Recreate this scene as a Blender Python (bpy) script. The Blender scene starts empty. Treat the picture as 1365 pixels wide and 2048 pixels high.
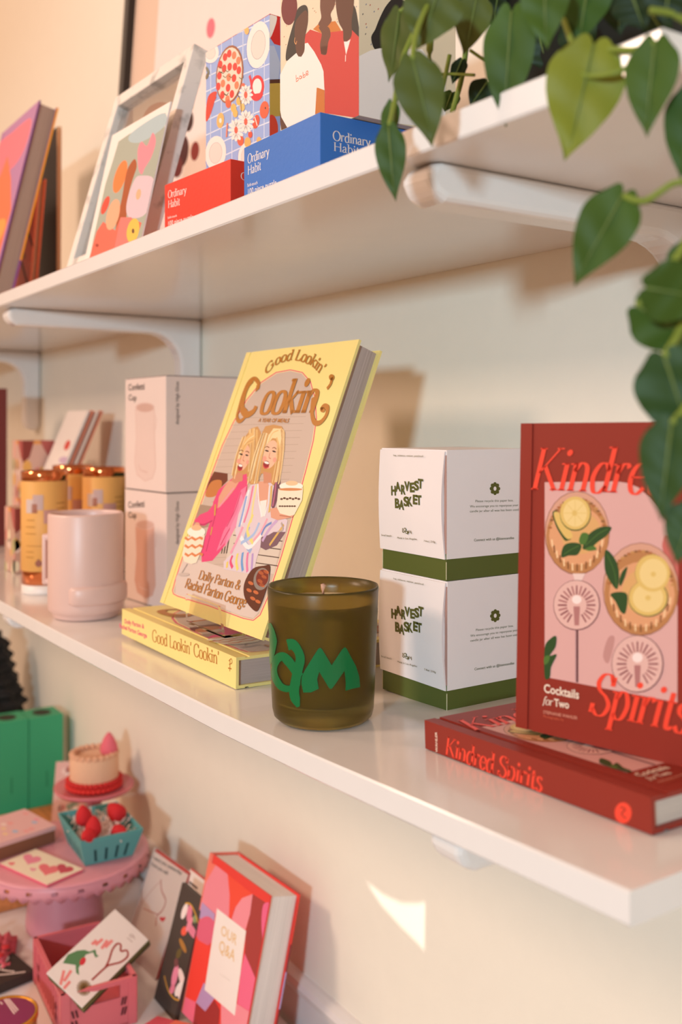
import bpy, bmesh, math, random
import numpy as np
from mathutils import Vector, Matrix
from mathutils.geometry import tessellate_polygon
random.seed(7)
R = math.radians
SC = bpy.context.scene
COL = SC.collection
# ------------------------------------------------------------------ camera
# p-frame: origin at the lens, x along the wall, y into the wall, z up. World = p + OFF
OFF = Vector((0.0, -0.632, 1.47))
FPX, YAW, CX, HY = 1995.5, 0.5891, 682.5, 849.0
WALLY = 0.632
cam_d = bpy.data.cameras.new('camera'); cam = bpy.data.objects.new('camera', cam_d); COL.objects.link(cam)
cam.location = OFF
cam.rotation_euler = (R(90), 0, R(90) - YAW)
cam_d.sensor_fit = 'HORIZONTAL'; cam_d.sensor_width = 24.0
cam_d.lens = FPX / 1365 * 24.0
cam_d.shift_y = -(HY - 1024) / 1365 * -1.0
cam_d.clip_start = 0.02; cam_d.clip_end = 50
cam_d.dof.use_dof = True; cam_d.dof.focus_distance = 0.78; cam_d.dof.aperture_fstop = 5.6
SC.camera = cam
# ------------------------------------------------------------------ light
SC.view_settings.view_transform = 'Standard'; SC.view_settings.look = 'None'
SC.view_settings.exposure = 0.02; SC.view_settings.gamma = 1.0; SC.view_settings.use_curve_mapping = False
wd = bpy.data.worlds.new('world'); SC.world = wd; wd.use_nodes = True
bg = wd.node_tree.nodes['Background']; bg.inputs[0].default_value = (1.0, 0.60, 0.37, 1); bg.inputs[1].default_value = 0.58
def area(name, loc, target, size, power, color, sy=None):
    l = bpy.data.lights.new(name, 'AREA'); l.energy = power; l.color = color
    l.shape = 'RECTANGLE'; l.size = size; l.size_y = sy or size
    o = bpy.data.objects.new(name, l); COL.objects.link(o)
    o.location = Vector(loc) + OFF
    o.rotation_euler = (Vector(target) - Vector(loc)).to_track_quat('-Z', 'Y').to_euler()
    return o
area('window_light', (0.95, -1.62, 0.26), (-0.7, 0.5, 0.0), 0.20, 41, (0.58, 0.84, 0.97), 0.16)
area('room_light', (-1.40, -1.14, 0.80), (-.8, 0.4, -.1), 0.34, 17, (1.0, 0.70, 0.52))
area('wall_fill', (-3.0, -0.9, 1.5), (-2.0, .6, .5), 0.5, 12, (1.0, 0.70, 0.52))  # warm fill added to brighten the upper left wall
sp = bpy.data.lights.new('sun_glint', 'SPOT'); sp.energy = 250; sp.color = (1.0, .93, .84); sp.shadow_soft_size = .0012; sp.spot_size = R(14); sp.spot_blend = .05
spo = bpy.data.objects.new('sun_glint', sp); COL.objects.link(spo)
# ------------------------------------------------------------------ helpers: pixel rays in p-frame
cf = Vector((-math.cos(YAW), math.sin(YAW), 0)); cr = Vector((math.sin(YAW), math.cos(YAW), 0)); cz = Vector((0, 0, 1))
def ray(x, y): return cf + cr * ((x - CX) / FPX) + cz * ((HY - y) / FPX)
def atY(x, y, Y): d = ray(x, y); return d * (Y / d.y)
def atX(x, y, X): d = ray(x, y); return d * (X / d.x)
def atZ(x, y, Z): d = ray(x, y); return d * (Z / d.z)
ZX = [-2.6, -1.30, -1.09, -.94, -.68, -.54, -.456, -.373, -.318, -.292, -.1]
ZZ = [-.2262, -.2253, -.225, -.2231, -.2193, -.2144, -.2104, -.2066, -.2038, -.2028, -.196]
def zs(X): return float(np.interp(X, ZX, ZZ))
def atS(x, y, dz=0):
    d = ray(x, y); Z = -.21
    for _ in range(20):
        P = d * (Z / d.z); Z = zs(P.x) + dz
    return d * (Z / d.z)
TZ = -.72      # table top
UZ = .1672     # upper shelf top
def frame(O, yaw, lean=0, roll=0):
    ex = Vector((math.cos(yaw), math.sin(yaw), 0)); nf = Vector((math.sin(yaw), -math.cos(yaw), 0))
    uz = cz * math.cos(lean) - nf * math.sin(lean); n = nf * math.cos(lean) + cz * math.sin(lean)
    e2 = ex * math.cos(roll) + uz * math.sin(roll); u2 = uz * math.cos(roll) - ex * math.sin(roll)
    return mat4(O, e2, u2, n)
def mat4(O, X, Y, Z):
    return Matrix(((X[0], Y[0], Z[0], O[0]), (X[1], Y[1], Z[1], O[1]), (X[2], Y[2], Z[2], O[2]), (0, 0, 0, 1)))
def upright(O, yaw=0):   # x right, y into wall, z up
    return Matrix.Translation(Vector(O)) @ Matrix.Rotation(yaw, 4, 'Z')
# ------------------------------------------------------------------ materials
def lin(h):
    h = h.lstrip('#'); c = [int(h[i:i + 2], 16) / 255 for i in (0, 2, 4)]
    return tuple(x / 12.92 if x <= .04045 else ((x + .055) / 1.055) ** 2.4 for x in c) + (1,)
MATS = {}
def M(hexc, rough=.55, kind='', metal=0.0, bump=0.0, name=None):
    key = (hexc, rough, kind, metal, bump)
    if key in MATS: return MATS[key]
    m = bpy.data.materials.new(name or ('surface_' + hexc.lower() + ('_' + kind if kind else ''))); m.use_nodes = True
    nt = m.node_tree; b = nt.nodes['Principled BSDF']; c = lin(hexc)
    b.inputs['Roughness'].default_value = rough; b.inputs['Metallic'].default_value = metal
    b.inputs['Base Color'].default_value = c
    if rough >= .41: b.inputs['Specular IOR Level'].default_value = .3
    tc = nt.nodes.new('ShaderNodeTexCoord'); mp = nt.nodes.new('ShaderNodeMapping'); nt.links.new(tc.outputs['Object'], mp.inputs['Vector'])
    if kind == 'pages':
        t = nt.nodes.new('ShaderNodeTexNoise'); mp.inputs['Scale'].default_value = (6, 6, 2600); t.inputs['Scale'].default_value = 1; t.inputs['Detail'].default_value = 2
    elif kind == 'grain':
        t = nt.nodes.new('ShaderNodeTexNoise'); mp.inputs['Scale'].default_value = (4, 60, 60); t.inputs['Scale'].default_value = 2
    elif kind == 'birch':
        t = nt.nodes.new('ShaderNodeTexNoise'); mp.inputs['Scale'].default_value = (28, 28, 28); t.inputs['Scale'].default_value = 1.6; t.inputs['Detail'].default_value = 4
    else:
        t = nt.nodes.new('ShaderNodeTexNoise'); t.inputs['Scale'].default_value = 40
    nt.links.new(mp.outputs['Vector'], t.inputs['Vector'])
    rp = nt.nodes.new('ShaderNodeValToRGB')
    k = {'pages': .74, 'grain': .75, 'birch': .66, 'leaf': .70}.get(kind, .965)
    rp.color_ramp.elements[0].color = tuple(x * k for x in c[:3]) + (1,); rp.color_ramp.elements[1].color = c
    if kind == 'birch': rp.color_ramp.elements[0].position = .34; rp.color_ramp.elements[1].position = .46
    elif kind: rp.color_ramp.elements[0].position = .35; rp.color_ramp.elements[1].position = .62
    nt.links.new(t.outputs['Fac'], rp.inputs['Fac']); nt.links.new(rp.outputs['Color'], b.inputs['Base Color'])
    if bump:
        bp = nt.nodes.new('ShaderNodeBump'); bp.inputs['Strength'].default_value = bump; bp.inputs['Distance'].default_value = .001
        t2 = nt.nodes.new('ShaderNodeTexNoise'); t2.inputs['Scale'].default_value = 220; nt.links.new(tc.outputs['Object'], t2.inputs['Vector'])
        nt.links.new(t2.outputs['Fac'], bp.inputs['Height']); nt.links.new(bp.outputs['Normal'], b.inputs['Normal'])
    if kind == 'leaf':
        b.inputs['Specular IOR Level'].default_value = .2; t.inputs['Scale'].default_value = 14
    MATS[key] = m
    return m
def glassm(name, hexc, rough, ior=1.45, trans=1.0):
    m = bpy.data.materials.new(name); m.use_nodes = True; b = m.node_tree.nodes['Principled BSDF']
    b.inputs['Base Color'].default_value = lin(hexc); b.inputs['Roughness'].default_value = rough
    b.inputs['Transmission Weight'].default_value = trans; b.inputs['IOR'].default_value = ior
    return m
# ------------------------------------------------------------------ mesh builder
class MB:
    def __init__(s): s.v = []; s.f = []; s.mi = []; s.mats = []; s.sm = []
    def slot(s, m):
        if m not in s.mats: s.mats.append(m)
        return s.mats.index(m)
    def add(s, vs, fs, m, smooth=False):
        b = len(s.v); s.v += [tuple(v) for v in vs]; k = s.slot(m)
        for f in fs: s.f.append([b + i for i in f]); s.mi.append(k); s.sm.append(smooth)
    def box(s, x0, x1, y0, y1, z0, z1, m, T=None):
        vs = [Vector((x, y, z)) for x in (x0, x1) for y in (y0, y1) for z in (z0, z1)]
        if T: vs = [T @ v for v in vs]
        s.add(vs, [(0, 1, 3, 2), (4, 6, 7, 5), (0, 4, 5, 1), (2, 3, 7, 6), (0, 2, 6, 4), (1, 5, 7, 3)], m)
    def rbox(s, x0, x1, y0, y1, z0, z1, r, m, T=None, seg=3):
        bm = bmesh.new(); bmesh.ops.create_cube(bm, size=1)
        for v in bm.verts: v.co = Vector(((x0 + x1) / 2 + v.co.x * (x1 - x0), (y0 + y1) / 2 + v.co.y * (y1 - y0), (z0 + z1) / 2 + v.co.z * (z1 - z0)))
        bmesh.ops.bevel(bm, geom=bm.edges[:], offset=r, segments=seg, affect='EDGES', profile=.5)
        bm.verts.index_update(); vs = [(T @ v.co if T else v.co.copy()) for v in bm.verts]
        fs = [[v.index for v in f.verts] for f in bm.faces]; bm.free(); s.add(vs, fs, m, True)
    def lathe(s, prof, m, n=48, T=None, smooth=True, wob=None, close=False):
        vs = []
        for (r, z) in prof:
            for i in range(n):
                a = 2 * math.pi * i / n; rr = r * (wob(a, z) if wob else 1)
                vs.append(Vector((rr * math.cos(a), rr * math.sin(a), z)))
        if T: vs = [T @ v for v in vs]
        fs = []
        for j in range(len(prof) - 1):
            for i in range(n):
                k = (i + 1) % n; fs.append((j * n + i, j * n + k, (j + 1) * n + k, (j + 1) * n + i))
        s.add(vs, fs, m, smooth)
    def tube(s, pts, r, m, n=8, caps=True):
        pts = [Vector(p) for p in pts]; vs = []; N = len(pts); rs = r if isinstance(r, (list, tuple)) else [r] * N
        up = Vector((0, 0, 1))
        for i, p in enumerate(pts):
            d = (pts[min(i + 1, N - 1)] - pts[max(i - 1, 0)]).normalized()
            a = d.cross(up)
            if a.length < .05: a = d.cross(Vector((1, 0, 0)))
            a.normalize(); b = d.cross(a)
            for k in range(n):
                t = 2 * math.pi * k / n; vs.append(p + (a * math.cos(t) + b * math.sin(t)) * rs[i])
        fs = [(i * n + k, i * n + (k + 1) % n, (i + 1) * n + (k + 1) % n, (i + 1) * n + k) for i in range(N - 1) for k in range(n)]
        if caps: fs += [list(range(n))[::-1], [(N - 1) * n + k for k in range(n)]]
        s.add(vs, fs, m, True)
    def ball(s, c, r, m, n=12, sq=(1, 1, 1)):
        prof = [(max(1e-5, math.sin(math.pi * i / 8)) * r, -math.cos(math.pi * i / 8) * r) for i in range(9)]
        T = Matrix.Translation(Vector(c)) @ Matrix.Diagonal((sq[0], sq[1], sq[2], 1)); s.lathe(prof, m, n, T)
    def prism(s, poly, a, b, m, f=lambda x, y, z: (x, y, z)):
        n = len(poly); vs = [f(x, y, a) for x, y in poly] + [f(x, y, b) for x, y in poly]
        fs = [list(range(n))[::-1], [n + i for i in range(n)]] + [(i, (i + 1) % n, n + (i + 1) % n, n + i) for i in range(n)]
        s.add(vs, fs, m)
    def build(s, name, parent=None, bevel=0, recalc=False):
        me = bpy.data.meshes.new(name); me.from_pydata(s.v, [], s.f)
        for m in s.mats: me.materials.append(m)
        me.polygons.foreach_set('material_index', s.mi); me.polygons.foreach_set('use_smooth', s.sm)
        if recalc:
            bm = bmesh.new(); bm.from_mesh(me); bmesh.ops.recalc_face_normals(bm, faces=bm.faces[:]); bm.to_mesh(me); bm.free()
        me.update()
        o = bpy.data.objects.new(name, me); COL.objects.link(o)
        if parent: o.parent = parent
        if bevel:
            bv = o.modifiers.new('bevel', 'BEVEL'); bv.width = bevel; bv.segments = 2; bv.limit_method = 'ANGLE'
        return o
def tag(o, label, cat, group=None, kind=None):
    o['label'] = label; o['category'] = cat
    if group: o['group'] = group
    if kind: o['kind'] = kind
def thing(name, label, cat, mtx, group=None):
    o = bpy.data.objects.new(name, None); COL.objects.link(o); o.empty_display_size = .02
    o.matrix_world = Matrix.Translation(OFF) @ mtx; tag(o, label, cat, group); return o
def dup(root, mtx, label=None, cat=None):
    r = root.copy(); COL.objects.link(r); r.matrix_world = Matrix.Translation(OFF) @ mtx
    if label: r['label'] = label
    for ch in list(root.children):
        c = ch.copy(); COL.objects.link(c); c.parent = r
        for g in ch.children:
            d = g.copy(); COL.objects.link(d); d.parent = c
    return r
def place(o, mtx): o.matrix_world = Matrix.Translation(OFF) @ mtx
# ------------------------------------------------------------------ stroke lettering
def cat(pts, n=6, closed=False):
    out = []; N = len(pts)
    if N < 3: return pts
    for i in range(N - 1):
        p0 = pts[i - 1] if i else (pts[-2] if closed else pts[0]); p1 = pts[i]; p2 = pts[i + 1]; p3 = pts[i + 2] if i + 2 < N else (pts[1] if closed else pts[-1])
        for k in range(n):
            t = k / n; t2 = t * t; t3 = t2 * t
            out.append(tuple(.5 * (2 * p1[j] + (p2[j] - p0[j]) * t + (2 * p0[j] - 5 * p1[j] + 4 * p2[j] - p3[j]) * t2 + (3 * p1[j] - p0[j] - 3 * p2[j] + p3[j]) * t3) for j in (0, 1)))
    out.append(pts[-1]); return out
GL = {
'a': (.44, 'S.08,.36 .14,.44 .23,.45 .30,.36 .30,.08 .34,.01 .41,.03|S.30,.27 .12,.21 .05,.11 .11,.0 .21,.02 .30,.11'),
'b': (.50, 'L.1,.72 .1,.02|S.1,.32 .2,.45 .34,.43 .43,.24 .36,.03 .22,-.01 .1,.07|H.06,.72'),
'c': (.41, 'S.37,.36 .26,.46 .12,.40 .05,.22 .12,.04 .25,-.01 .38,.09'),
'd': (.50, 'L.4,.72 .4,.0|S.4,.34 .3,.45 .16,.43 .06,.24 .13,.02 .27,-.01 .4,.1|H.36,.72|H.44,.0'),
'e': (.41, 'S.06,.25 .37,.26 .35,.39 .22,.46 .10,.39 .05,.22 .12,.04 .25,-.01 .38,.09'),
'f': (.30, 'S.32,.64 .25,.72 .17,.66 .14,.5 .12,.1 .08,-.14|L.03,.44 .28,.44'),
'g': (.45, 'S.22,.46 .08,.39 .08,.23 .22,.16 .34,.24 .34,.38 .22,.46|S.18,.17 .08,.09 .2,.01 .38,-.06 .34,-.2 .18,-.23 .04,-.16 .1,-.04|L.33,.42 .44,.46'),
'h': (.51, 'L.1,.72 .1,0|S.1,.32 .22,.45 .35,.42 .40,.3 .40,.0|H.06,.72|H.1,0|H.4,0'),
'i': (.24, 'L.12,.45 .12,0|D.12,.62|H.08,.45|H.12,0'),
'k': (.48, 'L.1,.72 .1,0|L.38,.45 .12,.2|L.2,.27 .42,.0|H.06,.72|H.1,0|H.38,.45|H.42,0'),
'l': (.24, 'L.12,.72 .12,0|H.08,.72|H.12,0'),
'm': (.76, 'L.1,.45 .1,0|S.1,.32 .22,.45 .33,.42 .37,.3 .37,0|S.37,.32 .49,.45 .60,.42 .65,.3 .65,0|H.06,.45|H.1,0|H.37,0|H.65,0'),
'n': (.51, 'L.1,.45 .1,0|S.1,.32 .22,.45 .35,.42 .40,.3 .40,0|H.06,.45|H.1,0|H.4,0'),
'o': (.47, 'S.235,.46 .1,.4 .05,.22 .1,.04 .235,-.01 .37,.04 .42,.22 .37,.4 .235,.46'),
'p': (.50, 'L.1,.45 .1,-.22|S.1,.32 .2,.45 .34,.43 .43,.24 .36,.03 .22,-.01 .1,.08|H.06,.45|H.1,-.22'),
'r': (.37, 'L.1,.45 .1,0|S.1,.3 .18,.43 .28,.45 .34,.39|H.06,.45|H.1,0'),
's': (.37, 'S.31,.38 .2,.46 .08,.4 .1,.29 .24,.21 .33,.12 .26,.0 .14,-.01 .05,.08'),
't': (.31, 'S.14,.6 .14,.12 .19,.0 .30,.05|L.02,.45 .28,.45'),
'u': (.50, 'S.1,.45 .1,.14 .18,.0 .3,.02 .39,.14|L.4,.45 .4,.0'),
'y': (.45, 'L.05,.45 .23,.03|S.42,.45 .23,.0 .14,-.2 .03,-.21|H.05,.45|H.41,.45'),
'z': (.4, 'L.05,.44 .34,.44|L.34,.44 .05,.01|L.05,.01 .36,.01'),
'C': (.66, 'S.6,.55 .5,.69 .33,.71 .13,.6 .05,.35 .12,.1 .33,-.01 .52,.04 .62,.16|L.6,.7 .6,.52'),
'D': (.70, 'L.12,.7 .12,0|S.12,.7 .4,.7 .6,.58 .65,.35 .6,.12 .4,.0 .12,0|H.08,.7|H.08,0'),
'G': (.72, 'S.6,.55 .5,.69 .33,.71 .13,.6 .05,.35 .12,.1 .33,-.01 .5,.03 .6,.12|L.6,.32 .6,.08|L.45,.32 .68,.32'),
'H': (.74, 'L.13,.7 .13,0|L.61,.7 .61,0|L.13,.37 .61,.37|H.13,.7|H.61,.7|H.13,0|H.61,0'),
'K': (.68, 'L.13,.7 .13,0|L.56,.7 .15,.28|L.26,.4 .62,0|H.13,.7|H.56,.7|H.13,0|H.6,0'),
'L': (.56, 'L.13,.7 .13,0|L.13,.01 .52,.01|L.52,.01 .54,.16|H.13,.7'),
'O': (.74, 'S.37,.71 .14,.6 .05,.35 .14,.1 .37,-.01 .6,.1 .69,.35 .6,.6 .37,.71'),
'P': (.58, 'L.13,.7 .13,0|S.13,.7 .4,.7 .52,.6 .5,.42 .38,.35 .13,.35|H.13,.7|H.13,0'),
'Q': (.74, 'S.37,.71 .14,.6 .05,.35 .14,.1 .37,-.01 .6,.1 .69,.35 .6,.6 .37,.71|S.34,.12 .5,-.05 .7,-.12'),
'R': (.64, 'L.13,.7 .13,0|S.13,.7 .4,.7 .52,.6 .5,.44 .38,.37 .13,.37|L.3,.37 .6,.0|H.13,.7|H.13,0|H.6,0'),
'S': (.54, 'S.46,.58 .36,.7 .18,.69 .08,.55 .16,.42 .36,.32 .48,.18 .4,.02 .22,-.01 .06,.1|L.47,.68 .47,.52|L.05,.18 .05,.02'),
'U': (.68, 'S.12,.7 .12,.2 .2,.02 .36,-.01 .5,.04 .57,.2 .57,.7|H.12,.7|H.57,.7'),
'A': (.66, 'L.33,.71 .07,0|L.33,.71 .59,0|L.15,.22 .51,.22|H.07,0|H.59,0'),
'&': (.68, 'S.6,.35 .5,.1 .25,-.01 .08,.1 .12,.3 .34,.45 .4,.6 .28,.71 .17,.6 .22,.45 .62,.0'),
"'": (.18, 'S.09,.72 .1,.6 .05,.52'), ' ': (.26, '')}
def glyph_quads(ch, thick, thin, shear, sx):
    adv, s = GL.get(ch, GL[' ']); out = []
    for st in [q for q in s.split('|') if q]:
        k = st[0]; pts = [tuple(float(a) for a in q.split(',')) for q in st[1:].split()]
        pts = [((x) * sx, y) for x, y in pts]
        if k == 'H':
            x, y = pts[0]; w = .085 * max(.8, sx); y += (-thin / 2 if y > .1 else thin / 2)
            out.append([(x - w, y - thin / 2), (x + w, y - thin / 2), (x + w, y + thin / 2), (x - w, y + thin / 2)]); continue
        if k == 'D':
            x, y = pts[0]; r = thick * .62
            out.append([(x + r * math.cos(a * math.pi / 5), y + r * math.sin(a * math.pi / 5)) for a in range(10)]); continue
        if k == 'S': pts = cat(pts, 5, pts[0] == pts[-1])
        L = []
        for i, p in enumerate(pts):
            a = pts[max(0, i - 1)]; b = pts[min(len(pts) - 1, i + 1)]
            if pts[0] == pts[-1] and i in (0, len(pts) - 1): a = pts[-2]; b = pts[1]
            dx, dy = b[0] - a[0], b[1] - a[1]; l = math.hypot(dx, dy) or 1; dx /= l; dy /= l
            w = (thin + (thick - thin) * abs(dy) ** 1.4) / 2
            if k == 'L' and ch in 'KAkz&' and dx * dy > 0 and abs(dx) > .3: w = thin * .7
            L.append(((p[0] - dy * w, p[1] + dx * w), (p[0] + dy * w, p[1] - dx * w)))
        for i in range(len(L) - 1): out.append([L[i][0], L[i + 1][0], L[i + 1][1], L[i][1]])
    out = [[(x + y * shear, y) for x, y in q] for q in out]
    return adv * sx, out
def serif_layout(txt, thick=.11, thin=.03, shear=0, sx=1, track=0):
    X = 0; res = []
    for ch in txt:
        adv, q = glyph_quads(ch, thick, thin, shear, sx); res.append((X, adv, q)); X += adv + track
    return X, res
_tc = {}
def sans_mesh(txt, bold=0.0):
    if (txt, bold) in _tc: return _tc[(txt, bold)]
    cu = bpy.data.curves.new('lettering', 'FONT'); cu.body = txt; cu.resolution_u = 3; cu.offset = bold; cu.fill_mode = 'FRONT'
    ob = bpy.data.objects.new('lettering', cu); COL.objects.link(ob)
    dg = bpy.context.evaluated_depsgraph_get(); me = ob.evaluated_get(dg).to_mesh()
    vs = [(v.co.x, v.co.y) for v in me.vertices]; fs = [list(p.vertices) for p in me.polygons]
    ob.evaluated_get(dg).to_mesh_clear(); bpy.data.objects.remove(ob); bpy.data.curves.remove(cu)
    w = max(v[0] for v in vs) if vs else 1
    _tc[(txt, bold)] = (vs, fs, w); return _tc[(txt, bold)]
# ------------------------------------------------------------------ printed surfaces
class Art:
    """flat print on a face of a part: origin o, unit axes U, V, normal N in the thing's own frame"""
    def __init__(s, mb, mtx, o, U, V, N, w=None, h=None):
        s.mb = mb; s.m = mtx; s.o = Vector(o); s.U = Vector(U); s.V = Vector(V); s.N = Vector(N); s.k = 0; s.w = w; s.h = h
        s.Pw = mtx @ s.o; r3 = mtx.to_3x3(); s.Uw = r3 @ s.U; s.Vw = r3 @ s.V; s.Nw = r3 @ s.N; s.c = (0, 0, 1)
    def crop(s, ox, oy, sc): s.c = (ox, oy, sc); return s
    def uv(s, p):
        x, y = s.c[0] + p[0] / s.c[2], s.c[1] + p[1] / s.c[2]
        d = ray(x, y); P = d * (s.Pw.dot(s.Nw) / d.dot(s.Nw)) - s.Pw
        return (P.dot(s.Uw), P.dot(s.Vw))
    def p3(s, u, v): return s.o + s.U * u + s.V * v + s.N * (.00006 + .000006 * s.k)
    def clipb(s, pts):
        if s.w is None: return pts
        for ax, lim, sg in ((0, 0, 1), (0, s.w, -1), (1, 0, 1), (1, s.h, -1)):
            out = []
            for i in range(len(pts)):
                a = pts[i - 1]; b = pts[i]; ia = (a[ax] - lim) * sg >= -1e-9; ib = (b[ax] - lim) * sg >= -1e-9
                if ia != ib:
                    t = (lim - a[ax]) / (b[ax] - a[ax]); out.append((a[0] + (b[0] - a[0]) * t, a[1] + (b[1] - a[1]) * t))
                if ib: out.append(b)
            pts = out
            if not pts: return []
        return pts
    def raw(s, pts, m):
        pts = s.clipb(pts)
        if len(pts) < 3: return
        vs = [s.p3(u, v) for u, v in pts]
        if len(pts) == 3 or len(pts) == 4: fs = [list(range(len(pts)))]
        else:
            fs = [list(t) for t in tessellate_polygon([[Vector((u, v, 0)) for u, v in pts]])]
        out = []
        for f in fs:
            a, b, c = vs[f[0]], vs[f[1]], vs[f[2]]
            out.append(f if (b - a).cross(c - a).dot(s.N) >= 0 else f[::-1])
        s.mb.add(vs, out, m)
    def poly(s, pts, m, smooth=False, up=1):
        s.k += up
        if smooth: pts = cat(list(pts) + [pts[0]], 4, True)[:-1]
        s.raw([s.uv(p) for p in pts], m)
    def ell(s, cx, cy, rx, ry, m, rot=0, up=1, n=24):
        s.k += up; c, q = math.cos(rot), math.sin(rot)
        s.raw([s.uv((cx + rx * math.cos(t) * c - ry * math.sin(t) * q, cy + rx * math.cos(t) * q + ry * math.sin(t) * c)) for t in [2 * math.pi * i / n for i in range(n)]], m)
    def line(s, pts, w, m, smooth=True, up=1):
        s.k += up
        if smooth and len(pts) > 2: pts = cat(list(pts), 5)
        U = [s.uv(p) for p in pts]; ws = []
        q = s.uv((pts[0][0] + 1, pts[0][1])); q2 = s.uv((pts[0][0], pts[0][1] + 1))
        sc = (math.hypot(q[0] - U[0][0], q[1] - U[0][1]) + math.hypot(q2[0] - U[0][0], q2[1] - U[0][1])) / 2
        s.ribbon(U, w * sc, m)
    def ribbon(s, U, w, m):
        L = []
        for i, p in enumerate(U):
            a = U[max(0, i - 1)]; b = U[min(len(U) - 1, i + 1)]; dx, dy = b[0] - a[0], b[1] - a[1]; l = math.hypot(dx, dy) or 1
            dx *= w / 2 / l; dy *= w / 2 / l; L.append(((p[0] - dy, p[1] + dx), (p[0] + dy, p[1] - dx)))
        for i in range(len(L) - 1): s.raw([L[i][0], L[i + 1][0], L[i + 1][1], L[i][1]], m)
    def vscale(s, a):   # metres of V per pixel of height
        e = .0005; u, v = s.uv(a); P0 = s.Pw + s.Uw * u + s.Vw * v; P1 = P0 + s.Vw * e
        py = lambda P: P.z / P.dot(cf)
        dpx = abs(py(P1) - py(P0)) * FPX * s.c[2]
        return e / dpx
    def base(s, a, b, hpx, cap):
        A = s.uv(a); B = s.uv(b); L = math.hypot(B[0] - A[0], B[1] - A[1]); d = ((B[0] - A[0]) / L, (B[1] - A[1]) / L)
        H = s.vscale(a) * hpx / cap
        return A, L, d, H
    def serif(s, txt, a, b, hpx, m, thick=.11, thin=.03, shear=0, track=0, up=1, uvmode=False):
        s.k += up
        if uvmode:
            A = a; L = math.hypot(b[0] - a[0], b[1] - a[1]); d = ((b[0] - a[0]) / L, (b[1] - a[1]) / L); H = hpx / .7
        else: A, L, d, H = s.base(a, b, hpx, .7)
        W, lay = serif_layout(txt, thick, thin, 0, 1, track); sx = L / (W * H)
        W, lay = serif_layout(txt, thick, thin, shear, sx, track * sx)
        for X, adv, qs in lay:
            for q in qs: s.raw([(A[0] + d[0] * (x + X) * H - d[1] * y * H, A[1] + d[1] * (x + X) * H + d[0] * y * H) for x, y in q], m)
    def sans(s, txt, a, b, hpx, m, bold=0.0, shear=0, up=1, uvmode=False):
        s.k += up
        if uvmode:
            A = a; L = math.hypot(b[0] - a[0], b[1] - a[1]); d = ((b[0] - a[0]) / L, (b[1] - a[1]) / L); H = hpx / .73
        else: A, L, d, H = s.base(a, b, hpx, .73)
        vs, fs, w = sans_mesh(txt, bold); sx = L / w
        P = [((x * sx + y * shear * H), y * H) for x, y in vs]
        Q = [(A[0] + d[0] * x - d[1] * y, A[1] + d[1] * x + d[0] * y) for x, y in P]
        V3 = [s.p3(u, v) for u, v in Q]; out = []
        for f in fs:
            n = (V3[f[1]] - V3[f[0]]).cross(V3[f[2]] - V3[f[0]]).dot(s.N); out.append(f if n >= 0 else f[::-1])
        s.mb.add(V3, out, m)
    def bend(s, txt, path, hpx, m, thick=.12, thin=.04, up=1):   # lettering along a pixel path
        s.k += up; P = [s.uv(p) for p in cat(list(path), 12)]
        H = s.vscale(path[0]) * hpx / .7; D = [0]
        for i in range(1, len(P)): D.append(D[-1] + math.hypot(P[i][0] - P[i - 1][0], P[i][1] - P[i - 1][1]))
        W, lay = serif_layout(txt, thick, thin); sx = D[-1] / (W * H); W, lay = serif_layout(txt, thick, thin, 0, sx)
        for X, adv, qs in lay:
            t = min((X + adv / 2) * H, D[-1] - 1e-6); i = max(0, int(np.searchsorted(D, t)) - 1); i = min(i, len(P) - 2)
            k = (t - D[i]) / (D[i + 1] - D[i]); c = (P[i][0] + (P[i + 1][0] - P[i][0]) * k, P[i][1] + (P[i + 1][1] - P[i][1]) * k)
            j0 = max(0, i - 4); j1 = min(len(P) - 1, i + 5); dx, dy = P[j1][0] - P[j0][0], P[j1][1] - P[j0][1]; l = math.hypot(dx, dy); dx /= l; dy /= l
            for q in qs: s.raw([(c[0] + dx * (x - adv / 2) * H - dy * y * H, c[1] + dy * (x - adv / 2) * H + dx * y * H) for x, y in q], m)
# ------------------------------------------------------------------ setting
WHITE = M('E9E5E3', .14, name='white_lacquer'); WALL = M('F1EADC', .7, bump=.12, name='wall_paint')
def struct(name, mb, **k):
    o = mb.build(name, **k); o.location = OFF; o['kind'] = 'structure'; return o
b = MB(); b.box(-6, 3.0, WALLY, WALLY + .1, -1.47, 1.6, WALL)
struct('wall_back', b)
b = MB(); b.box(-6, 3.0, -3.5, WALLY, -1.52, -1.47, M('C0A890', .5, 'grain', name='floor_boards')); struct('floor', b)
b = MB()   # moulded rail on the wall just above the table
prof = [(0, -.075), (.010, -.075), (.010, -.012), (.014, -.008), (.016, 0), (.013, .006), (.006, .009), (0, .010)]
b.prism([(WALLY + .001 - a, z - .672) for a, z in prof], -6, 3.0, WHITE, f=lambda x, y, z: (z, x, y)); struct('trim_1', b)
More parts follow.
